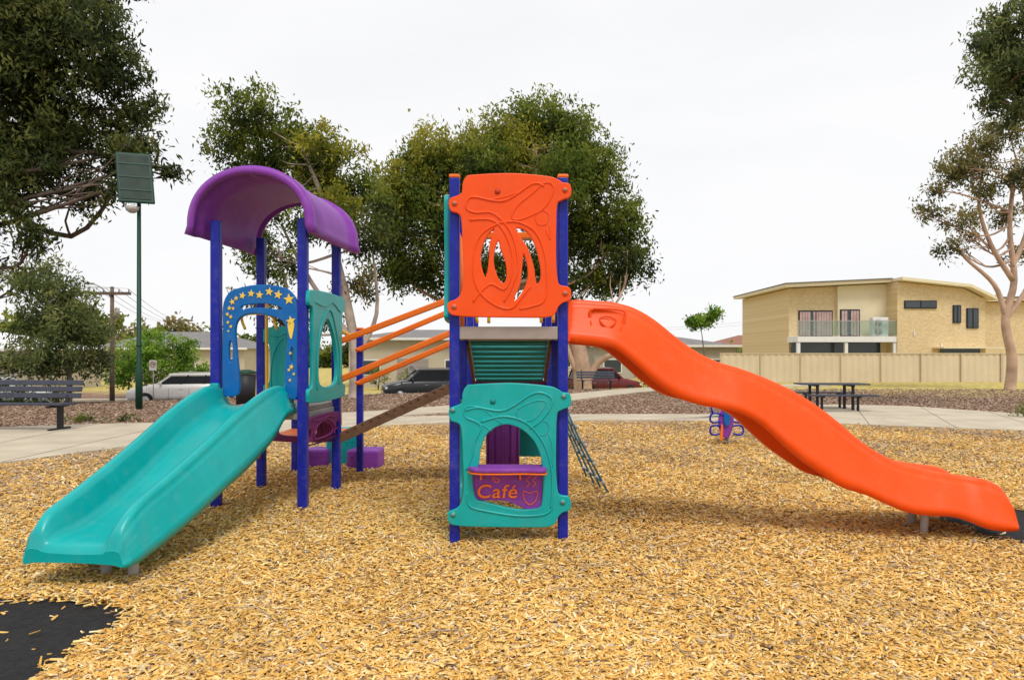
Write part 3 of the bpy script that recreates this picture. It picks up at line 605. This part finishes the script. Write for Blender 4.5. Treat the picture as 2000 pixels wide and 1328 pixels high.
# ------------------------------------------------------------------ cars
def car(x,y,z,yaw,col,L=4.7,Wd=1.85,H=1.68,suv=True):
    e=empty('parked_car',(x,y,z));e.rotation_euler=(0,0,yaw)
    paint=mat('car_paint',col,.25,.03,spec=.5)
    h=L/2
    if suv: top=[(-h,.78),(-h+.06,1.05),(-h+.25,1.14),(h-1.35,1.13),(h-.9,1.06),(h-.15,.90),(h-.02,.7)]
    else: top=[(-h,.7),(-h+.1,.93),(-h+.6,.98),(h-1.4,.97),(h-.9,.90),(h-.2,.74),(h-.02,.6)]
    T=cr(top,4);V=[];F=[]
    for p in T:
        ex=1-.13*max(0,abs(p[0])/h-.75)/.25;w=Wd/2*ex
        z0=.28
        V+=[(p[0],s_*w_,z_) for s_ ,w_,z_ in((-1,w*.94,z0),(-1,w,z0+.25),(-1,w,p[1]*.78),(-1,w*.95,p[1]-.03),(-1,w*.86,p[1]),(1,w*.86,p[1]),(1,w*.95,p[1]-.03),(1,w,p[1]*.78),(1,w,z0+.25),(1,w*.94,z0))]
    n=10;m=len(T)
    for i in range(m-1):
        for k in range(n):F.append((i*n+k,(i+1)*n+k,(i+1)*n+(k+1)%n,i*n+(k+1)%n))
    F.append(tuple(range(n)));F.append(tuple((m-1)*n+k for k in range(n-1,-1,-1)))
    pym('body',V,F,e,paint,True)
    zb=1.07 if suv else .93
    b0,b1=(-h+.10,h-1.25);r0,r1=(-h+.34,h-2.0) if suv else (-h+.95,h-2.1)
    wb,wr=Wd/2*.88,Wd/2*.77
    V=[(b0,-wb,zb),(b1,-wb,zb),(b1,wb,zb),(b0,wb,zb),(r0,-wr,H-.12),(r1,-wr,H-.12),(r1,wr,H-.12),(r0,wr,H-.12)]
    pym('windows',V,[(0,1,5,4),(1,2,6,5),(2,3,7,6),(3,0,4,7),(4,5,6,7)],e,CARGL)
    box('roof',((r0+r1)/2,0,H-.085),(r1-r0+.16,wr*2+.08,.15),e,paint,0,.06)
    for s_ in(-1,1):
        def P_(t,u): return Vector((b0+(b1-b0)*t,s_*wb,zb)).lerp(Vector((r0+(r1-r0)*t,s_*wr,H-.08)),u)
        for t,wd in((.03,.22),(.34,.07),(.66,.07),(.98,.10)): beam('pillar',P_(t,0)+Vector((0,s_*.014,0)),P_(t,1)+Vector((0,s_*.014,0)),.05,wd,e,paint if wd>.08 else BENCHD)
        beam('roof_rail',(r0+.2,s_*wr*.9,H+.02),(r1-.2,s_*wr*.9,H+.02),.03,.03,e,GREY)
        box('mirror',(b1-.35,s_*(wb+.12),zb+.12),(.1,.2,.14),e,paint,0,.03)
        box('sill',(0,s_*Wd*.495,.34),(L*.5,.03,.10),e,BENCHD,0,.01)
        box('door_handle',(-.1,s_*Wd*.502,.88),(.18,.02,.03),e,CHROME);box('door_handle',(-1.1,s_*Wd*.502,.88),(.18,.02,.03),e,CHROME)
        for d_ in(-.45,.5,-1.35): box('door_gap',(d_,s_*Wd*.4995,.66),(.012,.01,.55),e,TIRE)
        box('headlamp',(h-.12,s_*Wd*.36,.72),(.16,.34,.14),e,WHITE,0,.03);box('tail_lamp',(-h+.06,s_*Wd*.40,.88),(.1,.22,.28),e,SRED,0,.02)
        for xx in(-h+.9,h-.88):
            tube('wheel_arch',[(xx,s_*(Wd/2-.10),.35),(xx,s_*(Wd/2+.006),.35)],.39,e,TIRE,24)
            tube('tire',[(xx,s_*(Wd/2-.2),.34),(xx,s_*(Wd/2-.0),.34),(xx,s_*(Wd/2+.012),.34)],[.34,.34,.32],e,TIRE,24)
            tube('rim',[(xx,s_*(Wd/2),.34),(xx,s_*(Wd/2+.02),.34)],[.23,.21],e,CHROME,12)
    box('grille',(h-.03,0,.66),(.05,.8,.2),e,BENCHD,0,.02);box('bumper',(h-.04,0,.38),(.12,Wd*.9,.2),e,paint,0,.05);box('bumper',(-h+.04,0,.42),(.12,Wd*.9,.22),e,BENCHD,0,.05)
    box('licence_plate',(h+.03,0,.45),(.02,.37,.11),e,WHITE)
    return e
YA=math.atan2(17,55)
car(-17.2,35.6,-1.02,YA+math.pi,(.70,.68,.66),4.9,1.85,1.68)
car(-5.3,40.3,-1.02,YA+math.pi,(.03,.033,.04),4.6,1.85,1.80)
car(5.9,43.6,-1.02,YA,(.16,.015,.02),4.5,1.85,1.8)
car(-25.6,34.3,-1.02,YA,(.6,.6,.6),4.6,1.8,1.5,False)
# ------------------------------------------------------------------ fence
FE=empty('boundary_fence')
V=[];F=[]
x0,x1=12.2,46;nx=int((x1-x0)/.1);
for i in range(nx+1):
    xx=x0+i*.1;yy=40+.03*(i%4<2)*1.0;
    V+=[(xx,yy,-.3),(xx,yy,1.66)]
for i in range(nx):F.append((2*i,2*i+2,2*i+3,2*i+1))
pym('fence_sheet',V,F,FE,FENCEM)
FD=mat('fence_frame',(.50,.41,.29),.6,.05)
box('fence_cap',((x0+x1)/2,40,1.68),(x1-x0,.07,.05),FE,FENCEM)
for i in range(int((x1-x0)/2.35)+1): box('fence_post',(x0+i*2.35,39.975,.72),(.07,.07,1.98),FE,FD)
# ------------------------------------------------------------------ brick house
H_=empty('brick_house')
def prism(nm,poly,y0,y1,mt):
    N=len(poly);V=[(a,y0,b) for a,b in poly]+[(a,y1,b) for a,b in poly];F=[tuple(range(N)),tuple(range(2*N-1,N-1,-1))]+[(i,(i+1)%N,(i+1)%N+N,i+N)[::-1] for i in range(N)]
    return pym(nm,V,F,H_,mt)
prism('left_wall',[(18.9,-.2),(22.1,-.2),(22.1,6.25),(18.9,6.1)],46.6,56,BRICK)
prism('rendered_bay',[(22.1,-.2),(25.4,-.2),(25.4,6.4),(22.1,6.24)],46.3,56,CREAM)
prism('right_wing',[(25.4,-.2),(31.2,-.2),(31.2,5.25),(29.8,5.95),(25.4,6.42)],45.0,56,BRICK)
prism('rear_wing',[(31.2,-.2),(42,-.2),(42,5.35),(31.2,5.2)],47.5,57,BRICK)
def slab(nm,a,b,y0,y1,t,mt):
    prism(nm,[(a[0],a[1]),(b[0],b[1]),(b[0],b[1]+t),(a[0],a[1]+t)],y0,y1,mt)
slab('roof_left',(18.3,6.13),(25.4,6.46),45.6,56.4,.2,CREAM);slab('roof_mid',(25.4,6.46),(29.9,5.99),44.4,56.4,.2,CREAM);slab('roof_right',(29.9,5.99),(31.6,5.16),44.4,56.4,.2,CREAM)
slab('roof_cover',(18.25,6.34),(25.4,6.67),45.5,56.5,.05,ROOFM);slab('roof_rear',(31.3,5.22),(42.3,5.5),46.9,57.5,.2,CREAM);slab('roof_rear_cover',(31.3,5.45),(42.4,5.72),46.8,57.6,.06,ROOFM)
slab('solar_panels',(31.8,5.6),(34.5,5.68),48,50,.12,ROOFM)
box('balcony_slab',(22.2,45.9,2.62),(6.7,1.7,.38),H_,WHITE)
bg=bpy.data.materials.new('balcony_glass');bg.use_nodes=True;nt=bg.node_tree;tr=nt.nodes.new('ShaderNodeBsdfTransparent');tr.inputs[0].default_value=(.86,.93,.90,1);mxs=nt.nodes.new('ShaderNodeMixShader');mxs.inputs[0].default_value=.16
bp_=nt.nodes['Principled BSDF'];bp_.inputs['Base Color'].default_value=(.4,.5,.48,1);bp_.inputs['Roughness'].default_value=.1
nt.links.new(tr.outputs[0],mxs.inputs[1]);nt.links.new(bp_.outputs[0],mxs.inputs[2]);nt.links.new(mxs.outputs[0],nt.nodes['Material Output'].inputs['Surface'])
for i in range(5): box('balcony_glass',(19.6+1.3*i,45.1,3.35),(1.24,.02,.92),H_,bg)
box('hand_rail',(22.2,45.1,3.84),(6.6,.05,.05),H_,GREY)
for i in range(6): box('rail_post',(18.95+1.3*i,45.1,3.33),(.05,.05,1.0),H_,GREY)
for xx in(18.95,22.1,25.3): box('balcony_column',(xx,45.2,1.1),(.2,.2,2.6),H_,WHITE)
def win(x0,x1,z0,z1,y,cur=None):
    box('window_frame',((x0+x1)/2,y,(z0+z1)/2),(x1-x0+.12,.08,z1-z0+.12),H_,BENCHD)
    box('window_glass',((x0+x1)/2,y-.045,(z0+z1)/2),(x1-x0,.02,z1-z0),H_,GLASS)
    if cur:
        n=int((x1-x0)/.18)
        for i in range(n):
            if .35<(i+.5)/n<.45: continue
            box('curtain_fold',(x0+(i+.5)*(x1-x0)/n,y-.062,(z0+z1)/2),((x1-x0)/n*.86,.01,(z1-z0)*.95),H_,cur)
    box('mullion',((x0+x1)/2,y-.075,(z0+z1)/2),(.05,.02,z1-z0),H_,BENCHD)
win(19.6,21.8,2.85,4.55,46.56,CURT);win(22.3,23.5,2.85,4.6,46.26,CURT);win(25.9,27.9,4.7,5.1,44.96);
win(29.1,29.5,3.75,4.8,44.96);win(30.0,30.65,3.4,4.6,44.96)
box('garage_opening',(21.9,46.2,1.3),(6.0,.1,2.2),H_,GLASS)
box('garage_opening',(29.5,44.93,1.6),(2.6,.06,.9),H_,GLASS);box('awning',(29.8,44.4,2.05),(4.2,1.2,.1),H_,CREAM)
box('air_conditioner',(24.45,45.5,3.45),(1.05,.45,1.25),H_,WHITE,0,.03)
for zz in(3.15,3.72): tube('fan_grille',[(24.3,45.26,zz),(24.3,45.25,zz)],.24,H_,GREY,16)
for xx,zz in((26.5,3.0),(28.3,2.2)): box('downpipe_detail',(xx,44.97,zz),(.08,.05,.3),H_,WHITE)
# ------------------------------------------------------------------ houses beyond the street
def house(x,y,w,d,h,wall,roofc,rz=1.4,z0=-1.05,yaw=0):
    e=empty('suburban_house',(x,y,z0));e.rotation_euler=(0,0,yaw)
    box('walls',(0,0,h/2),(w,d,h),e,wall)
    a,b=w/2+.5,d/2+.5;ri=max(w/2-d/2,.5)
    pym('hip_roof',[(-a,-b,h+.003),(a,-b,h+.003),(a,b,h+.003),(-a,b,h+.003),(-ri,0,h+rz),(ri,0,h+rz)],[(0,1,5,4),(1,2,5),(2,3,4,5),(3,0,4),(3,2,1,0)],e,roofc)
    box('fascia',(0,-b-.02,h),(w+1.0,.06,.2),e,WHITE)
    k=int(w/3.2)
    for i in range(k):
        xx=-w/2+(i+.5)*w/k
        if i%3==1:
            box('garage_door',(xx,-d/2-.02,1.15),(2.5,.06,2.3),e,LGREY)
            for j in range(5): box('door_rib',(xx,-d/2-.06,.3+j*.45),(2.5,.02,.03),e,GREY)
        else:
            box('window_frame',(xx,-d/2-.02,1.6),(1.7,.06,1.3),e,WHITE);box('window_pane',(xx,-d/2-.06,1.6),(1.5,.03,1.1),e,GLASS)
    return e
W1=mat('render_beige',(.52,.46,.36),.9,.06,1);W2=mat('render_grey',(.44,.41,.36),.9,.06,1);RR=mat('terracotta_tile',(.28,.13,.09),.8,.15,2)
house(-5.0,60,17,9,3.9,W1,ROOFM,.9,yaw=.08);house(13.5,66,13,9,3.4,W2,ROOFM,1.0,yaw=.08);house(-34,72,15,9,3.2,W1,ROOFM,1.8);house(34,95,14,9,2.6,W1,RR,1.6,0);house(52,100,14,9,2.6,W2,RR,1.5,0)
house(-42,52,16,9,3.0,W1,WHITE,1.3);house(5,92,20,10,3.2,W1,RR,1.8);house(-60,95,20,10,3.2,W1,RR,2)
# ------------------------------------------------------------------ trees
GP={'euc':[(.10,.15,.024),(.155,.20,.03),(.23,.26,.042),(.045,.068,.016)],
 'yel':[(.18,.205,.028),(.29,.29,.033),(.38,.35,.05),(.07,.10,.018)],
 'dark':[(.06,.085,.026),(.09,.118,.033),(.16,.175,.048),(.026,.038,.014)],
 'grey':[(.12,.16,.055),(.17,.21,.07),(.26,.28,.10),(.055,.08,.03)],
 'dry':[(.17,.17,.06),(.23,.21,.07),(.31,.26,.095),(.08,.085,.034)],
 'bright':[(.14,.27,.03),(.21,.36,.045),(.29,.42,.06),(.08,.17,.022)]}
def leaves(lobes,dens,ls,lw,clr,pal,par,name,droop=.6,leafn=34,grow=1.0):
    Vs=[];Cs=[]
    for li,lo in enumerate(lobes):
        c=np.array(lo[:3]);r=np.array(lo[3:6])*grow;pk=lo[6] if len(lo)>6 else pal;P=np.array(GP[pk])
        vol=r[0]*r[1]+r[1]*r[2]+r[0]*r[2];nc=max(6,int(dens*vol))
        d=rng.normal(size=(nc,3));d/=np.linalg.norm(d,axis=1)[:,None];rad=rng.uniform(0,1,nc)**.5*1.02
        wob=1+.22*np.sin(d[:,0]*5+li)+.18*np.sin(d[:,2]*7+li*2+d[:,1]*4)
        cc=c+d*rad[:,None]*wob[:,None]*r
        tone=rng.choice(3,nc,p=[.42,.36,.22]);inner=(rad<.55)&(rng.uniform(size=nc)<.5);tone[inner]=3  # shading put into leaf colour: inner and underside clumps darker, many tops lighter
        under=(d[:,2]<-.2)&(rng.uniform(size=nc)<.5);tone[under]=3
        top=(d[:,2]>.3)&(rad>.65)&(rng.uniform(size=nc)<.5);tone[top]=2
        cr_=clr*rng.uniform(.55,1.3,nc)
        for k in range(nc):
            n=int(leafn*rng.uniform(.6,1.3));q=rng.normal(size=(n,3))*cr_[k]*np.array([.5,.5,.42])+cc[k]
            q[:,2]-=np.abs(rng.normal(size=n))*cr_[k]*.25
            ax=rng.normal(size=(n,3));ax[:,2]-=droop*1.6;ax/=np.linalg.norm(ax,axis=1)[:,None]
            sd=np.cross(ax,rng.normal(size=(n,3)));sd/=np.linalg.norm(sd,axis=1)[:,None]+1e-9
            l=ls*rng.uniform(.6,1.3,n)[:,None];w=lw*rng.uniform(.7,1.3,n)[:,None]
            Vs.append(np.stack([q-ax*l/2,q+sd*w/2-ax*l*.1,q+ax*l/2,q-sd*w/2-ax*l*.1],1).reshape(-1,3))
            col=P[tone[k]]*rng.uniform(.75,1.25,(n,1));Cs.append(np.repeat(col,4,0))
    V=np.concatenate(Vs);Cc=np.concatenate(Cs)
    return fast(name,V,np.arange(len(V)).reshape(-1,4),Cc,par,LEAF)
def tree(nm,base,trunk,lobes,r0,bark,pal='euc',dens=5,ls=.2,lw=.07,clr=.55,leafn=34,twigs=6,droop=.6,grow=1.0,thin=1.0,extra=()):
    e=empty(nm,base);bx=np.array(base)
    lobes=[(l[0]-bx[0],l[1]-bx[1],l[2]-bx[2])+tuple(l[3:]) for l in lobes]
    T=[np.array(p)-bx for p in trunk];T=cr([tuple(t) for t in T],5);G=[]
    m=len(T);rad=[r0*(1-.72*i/(m-1)) for i in range(m)];rad[0]*=1.35;G.append(tubegeo(T,rad,10))
    for ex,re in extra:
        q=cr([tuple(np.array(p)-bx) for p in ex],5);G.append(tubegeo(q,[re*(1-.7*i/(len(q)-1)) for i in range(len(q))],8))
    for lo in lobes:
        c=np.array(lo[:3]);dist=[np.linalg.norm((t-c)*[1,1,.6])+max(0,t[2]-c[2]+.3)*3 for t in T];j=int(np.argmin(dist));j=max(j,min(2,m-1));p=T[j]
        mid=(p+c)/2+rng.normal(size=3)*.12*np.linalg.norm(c-p);mid[2]-=.08*np.linalg.norm(c-p)
        B_l=cr([tuple(p),tuple(mid),tuple(c)],5);rb=thin*max(.02,min(rad[j]*.7,.03+.022*np.linalg.norm(c-p)));q=len(B_l)
        G.append(tubegeo(B_l,[rb*(1-.7*i/(q-1)) for i in range(q)],7))
        for _ in range(twigs):
            k=rng.integers(q//2,q);s=B_l[k];d=rng.normal(size=3);d/=np.linalg.norm(d);en=c+d*np.array(lo[3:6])*.85
            md=(s+en)/2+rng.normal(size=3)*.1*np.linalg.norm(en-s)
            G.append(tubegeo(cr([tuple(s),tuple(md),tuple(en)],3),[rb*.35*(1-.12*i) for i in range(7)],5))
    V,F=joingeo(G);pym('trunk_and_limbs',V,F,e,bark,True)
    leaves(lobes,dens,ls,lw,clr,pal,e,'foliage',droop,leafn,grow);return e
def sc(L,s,D,dy=1.0):
    return [((a[0]*s),D+random.uniform(-1,1)*dy,1.69+(a[1]-1.69)*s,a[2]*s,(a[2]*.5+a[3]*.5)*s,a[3]*s)+tuple(a[4:]) for a in L]
s=38/30
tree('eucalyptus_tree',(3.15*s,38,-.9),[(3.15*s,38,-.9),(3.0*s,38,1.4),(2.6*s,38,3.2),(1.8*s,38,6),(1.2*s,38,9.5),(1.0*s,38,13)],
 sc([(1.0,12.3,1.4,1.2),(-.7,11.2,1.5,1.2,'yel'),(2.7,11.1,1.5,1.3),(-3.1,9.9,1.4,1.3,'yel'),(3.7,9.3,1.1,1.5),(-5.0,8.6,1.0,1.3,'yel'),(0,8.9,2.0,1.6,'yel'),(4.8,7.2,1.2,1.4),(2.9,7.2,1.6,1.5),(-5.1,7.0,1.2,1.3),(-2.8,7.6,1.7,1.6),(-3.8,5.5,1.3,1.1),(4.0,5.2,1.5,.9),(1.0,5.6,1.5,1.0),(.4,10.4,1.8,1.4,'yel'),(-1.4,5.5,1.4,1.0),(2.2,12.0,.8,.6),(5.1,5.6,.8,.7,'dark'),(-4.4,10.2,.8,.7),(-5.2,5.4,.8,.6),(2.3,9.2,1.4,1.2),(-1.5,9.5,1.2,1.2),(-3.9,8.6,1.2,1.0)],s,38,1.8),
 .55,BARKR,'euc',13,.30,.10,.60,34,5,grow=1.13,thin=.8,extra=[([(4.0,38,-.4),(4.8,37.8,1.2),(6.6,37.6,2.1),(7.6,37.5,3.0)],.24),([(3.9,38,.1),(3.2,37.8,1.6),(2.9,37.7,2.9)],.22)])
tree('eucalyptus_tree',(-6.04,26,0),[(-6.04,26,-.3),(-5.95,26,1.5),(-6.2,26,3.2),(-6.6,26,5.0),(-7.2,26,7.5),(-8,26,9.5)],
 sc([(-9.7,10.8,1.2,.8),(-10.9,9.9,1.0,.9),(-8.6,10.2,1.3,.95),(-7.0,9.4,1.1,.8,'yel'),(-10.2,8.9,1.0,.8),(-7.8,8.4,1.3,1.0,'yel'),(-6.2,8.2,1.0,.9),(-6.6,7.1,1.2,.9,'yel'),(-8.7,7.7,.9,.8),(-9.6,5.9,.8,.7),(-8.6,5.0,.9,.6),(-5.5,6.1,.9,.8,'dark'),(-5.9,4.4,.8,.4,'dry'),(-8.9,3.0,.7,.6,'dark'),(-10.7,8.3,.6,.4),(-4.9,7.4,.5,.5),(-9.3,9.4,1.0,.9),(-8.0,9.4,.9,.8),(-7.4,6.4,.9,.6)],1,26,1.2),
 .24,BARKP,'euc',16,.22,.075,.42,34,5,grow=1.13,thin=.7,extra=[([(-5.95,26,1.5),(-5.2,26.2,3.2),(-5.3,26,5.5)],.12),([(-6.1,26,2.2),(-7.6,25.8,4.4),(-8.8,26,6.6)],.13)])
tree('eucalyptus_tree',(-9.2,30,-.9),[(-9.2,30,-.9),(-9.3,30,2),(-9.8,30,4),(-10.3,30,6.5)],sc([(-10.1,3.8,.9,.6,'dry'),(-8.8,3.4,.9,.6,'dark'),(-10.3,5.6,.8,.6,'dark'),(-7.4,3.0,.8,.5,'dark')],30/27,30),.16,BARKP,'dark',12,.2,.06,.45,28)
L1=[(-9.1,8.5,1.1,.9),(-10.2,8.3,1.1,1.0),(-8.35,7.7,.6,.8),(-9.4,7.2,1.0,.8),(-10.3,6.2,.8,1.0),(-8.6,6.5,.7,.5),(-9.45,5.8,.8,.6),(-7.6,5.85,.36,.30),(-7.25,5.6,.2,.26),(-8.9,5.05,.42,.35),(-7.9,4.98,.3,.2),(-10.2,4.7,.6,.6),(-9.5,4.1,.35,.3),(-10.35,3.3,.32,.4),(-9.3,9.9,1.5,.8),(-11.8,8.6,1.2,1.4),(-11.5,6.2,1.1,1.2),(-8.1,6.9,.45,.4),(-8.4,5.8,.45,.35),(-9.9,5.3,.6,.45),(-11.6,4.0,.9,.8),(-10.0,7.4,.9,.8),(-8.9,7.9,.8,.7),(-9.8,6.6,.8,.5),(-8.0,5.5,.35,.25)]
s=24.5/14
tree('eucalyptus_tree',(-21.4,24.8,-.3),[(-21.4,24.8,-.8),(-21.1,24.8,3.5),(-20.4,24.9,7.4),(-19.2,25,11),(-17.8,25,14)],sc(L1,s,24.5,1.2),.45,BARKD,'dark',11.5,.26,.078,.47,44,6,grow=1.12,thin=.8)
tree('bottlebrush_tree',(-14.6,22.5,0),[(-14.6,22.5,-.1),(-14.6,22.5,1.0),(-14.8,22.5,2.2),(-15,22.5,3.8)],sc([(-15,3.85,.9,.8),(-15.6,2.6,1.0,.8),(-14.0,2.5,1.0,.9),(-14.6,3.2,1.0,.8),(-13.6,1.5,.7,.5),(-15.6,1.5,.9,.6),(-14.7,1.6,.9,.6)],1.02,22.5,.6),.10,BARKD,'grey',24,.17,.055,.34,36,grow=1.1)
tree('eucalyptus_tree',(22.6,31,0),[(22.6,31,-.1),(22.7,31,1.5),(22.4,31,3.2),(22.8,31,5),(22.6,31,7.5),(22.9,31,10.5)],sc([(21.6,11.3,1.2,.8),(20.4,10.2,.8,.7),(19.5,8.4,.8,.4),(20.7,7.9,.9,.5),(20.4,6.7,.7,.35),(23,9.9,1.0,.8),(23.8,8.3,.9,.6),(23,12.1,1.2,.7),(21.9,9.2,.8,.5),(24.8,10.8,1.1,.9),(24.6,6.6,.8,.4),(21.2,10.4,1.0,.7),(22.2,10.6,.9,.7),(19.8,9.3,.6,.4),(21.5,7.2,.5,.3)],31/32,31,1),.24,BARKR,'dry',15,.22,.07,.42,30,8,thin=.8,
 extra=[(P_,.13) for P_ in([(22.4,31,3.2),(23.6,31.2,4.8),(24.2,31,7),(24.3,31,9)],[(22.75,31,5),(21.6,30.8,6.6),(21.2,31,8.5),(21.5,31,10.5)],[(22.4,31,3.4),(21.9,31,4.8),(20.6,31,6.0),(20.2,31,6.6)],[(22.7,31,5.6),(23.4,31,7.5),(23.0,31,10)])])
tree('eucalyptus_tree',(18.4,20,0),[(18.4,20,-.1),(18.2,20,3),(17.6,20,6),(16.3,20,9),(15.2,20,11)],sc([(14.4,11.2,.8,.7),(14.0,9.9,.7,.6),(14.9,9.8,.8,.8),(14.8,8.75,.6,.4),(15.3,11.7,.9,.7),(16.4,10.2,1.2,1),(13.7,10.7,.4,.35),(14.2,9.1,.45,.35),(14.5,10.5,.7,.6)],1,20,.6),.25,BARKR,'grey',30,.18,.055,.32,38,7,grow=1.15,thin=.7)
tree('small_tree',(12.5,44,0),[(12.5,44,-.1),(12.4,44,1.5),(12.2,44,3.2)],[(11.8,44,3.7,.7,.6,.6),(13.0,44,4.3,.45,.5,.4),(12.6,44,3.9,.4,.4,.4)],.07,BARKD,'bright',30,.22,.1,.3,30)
def shrub(nm,lobes,pal,dens=10,ls=.16,lw=.07,clr=.35,n=30):
    e=empty(nm);leaves(lobes,dens,ls,lw,clr,pal,e,'foliage',.2,n);
    V,F=joingeo([tubegeo([(l[0],l[1],min(l[2]-l[5],-.9)),(l[0]+.1,l[1],l[2])],[.06,.03],6) for l in lobes]);pym('stems',V,F,e,BARKD,True);return e
shrub('street_shrub',[(-22.0,41,1.4,1.6,1.3,1.5),(-20.8,42,.6,1.3,1.2,1.3),(-20.3,42,2.0,1.0,1,1.0),(-23.6,42,.8,1.6,1.4,1.4),(-19.4,43,.3,1.0,1,1.0),(-22.5,42,2.6,.9,.8,.8)],'bright',16,.22,.10,.4)
shrub('hedge',[(-23.5,28.5,.0,1.4,1.0,.9),(-25.2,29,.1,1.5,1.1,.9)],'bright',13)
shrub('hedge',[(-16.4,22.6,.3,.8,.6,.5),(-15.3,22.8,.2,.7,.6,.45)],'euc',24,.1,.04,.22)
shrub('garden_shrub',[(-2.6+i*1.5,53+.12*i,-.2,.9,.7,.8) for i in range(8)],'euc',9)
shrub('garden_shrub',[(-8,50,-.3,1,.8,.7),(-10,51,-.1,1.1,.8,.9),(8.6,43.5,-.1,.6,.5,.5)],'euc',9)
shrub('garden_shrub',[(-2.0,31.5,-.3,.5,.5,.5),(-2.8,31,-.3,.4,.4,.35)],'euc',22,.1,.04,.22)
shrub('grass_tuft',[(13.3,17.6,.15,.3,.3,.22),(-10.4,16.6,.1,.5,.2,.12),(-9.6,16.9,.08,.4,.2,.1)],'euc',60,.16,.02,.15)
DT=[]
for i in range(70):
    xx=-150+i*4.4+random.uniform(-1.5,1.5);r=random.uniform(2,3.6)
    zz=random.uniform(.5,2.2) if xx<0 else random.uniform(-.5,1.0)
    DT.append((xx,random.uniform(125,140),zz,r*1.2,r,r,random.choice(['euc','euc','dark','dry'])))
for xx,zz,r in((-48,2.2,3.2),(-43,2.6,3.6),(-38,1.6,3),(-55,3.4,4),(-62,3,4),(29,1.2,1.2)): DT.append((xx,88,zz,r,r,r,random.choice(['dry','euc','dry'])))
e=empty('distant_trees');leaves(DT,2.6,.8,.42,1.1,'euc',e,'foliage',.2,26)
# ------------------------------------------------------------------ sky, sun, camera
w=bpy.data.worlds.new('World');S.world=w;w.use_nodes=True;nt=w.node_tree;L=nt.links.new;bgn=nt.nodes['Background']
EL=math.radians(60);AZ=math.radians(162)
sk=nt.nodes.new('ShaderNodeTexSky');sk.sky_type='NISHITA';sk.sun_disc=False;sk.sun_elevation=EL;sk.sun_rotation=AZ
tc=nt.nodes.new('ShaderNodeTexCoord');mp=nt.nodes.new('ShaderNodeMapping');mp.inputs['Scale'].default_value=(1,1,3.5);L(tc.outputs['Generated'],mp.inputs['Vector'])
no=nt.nodes.new('ShaderNodeTexNoise');no.inputs['Scale'].default_value=1.6;no.inputs['Detail'].default_value=7;no.inputs['Roughness'].default_value=.55;no.inputs['Distortion'].default_value=.4;L(mp.outputs['Vector'],no.inputs['Vector'])
r=nt.nodes.new('ShaderNodeValToRGB');r.color_ramp.elements[0].position=.3;r.color_ramp.elements[1].position=.62
r.color_ramp.elements[0].color=(.90,.90,.90,1);r.color_ramp.elements[1].color=(.99,.99,.99,1);L(no.outputs['Fac'],r.inputs['Fac'])
mx=nt.nodes.new('ShaderNodeMix');mx.data_type='RGBA';mx.inputs[7].default_value=(9.9,9.9,10.0,1);L(r.outputs['Color'],mx.inputs[0]);L(sk.outputs['Color'],mx.inputs[6]);L(mx.outputs[2],bgn.inputs['Color'])
bgn.inputs['Strength'].default_value=.1
sd=bpy.data.lights.new('sun','SUN');sd.energy=2.0;sd.angle=math.radians(18);sd.color=(1,.95,.86);so=bpy.data.objects.new('sun',sd);C.objects.link(so)
v=Vector((math.sin(AZ)*math.cos(EL),math.cos(AZ)*math.cos(EL),math.sin(EL)));so.rotation_euler=v.to_track_quat('Z','Y').to_euler()
cd=bpy.data.cameras.new('camera');cd.lens=24;cd.sensor_width=36;cd.shift_y=.013;cd.clip_end=2000;cd.clip_start=.05
co=bpy.data.objects.new('camera',cd);co.location=(0,0,1.69);co.rotation_euler=(math.pi/2,0,0);C.objects.link(co);S.camera=co
S.view_settings.view_transform='Standard';S.view_settings.look='None';S.view_settings.exposure=0
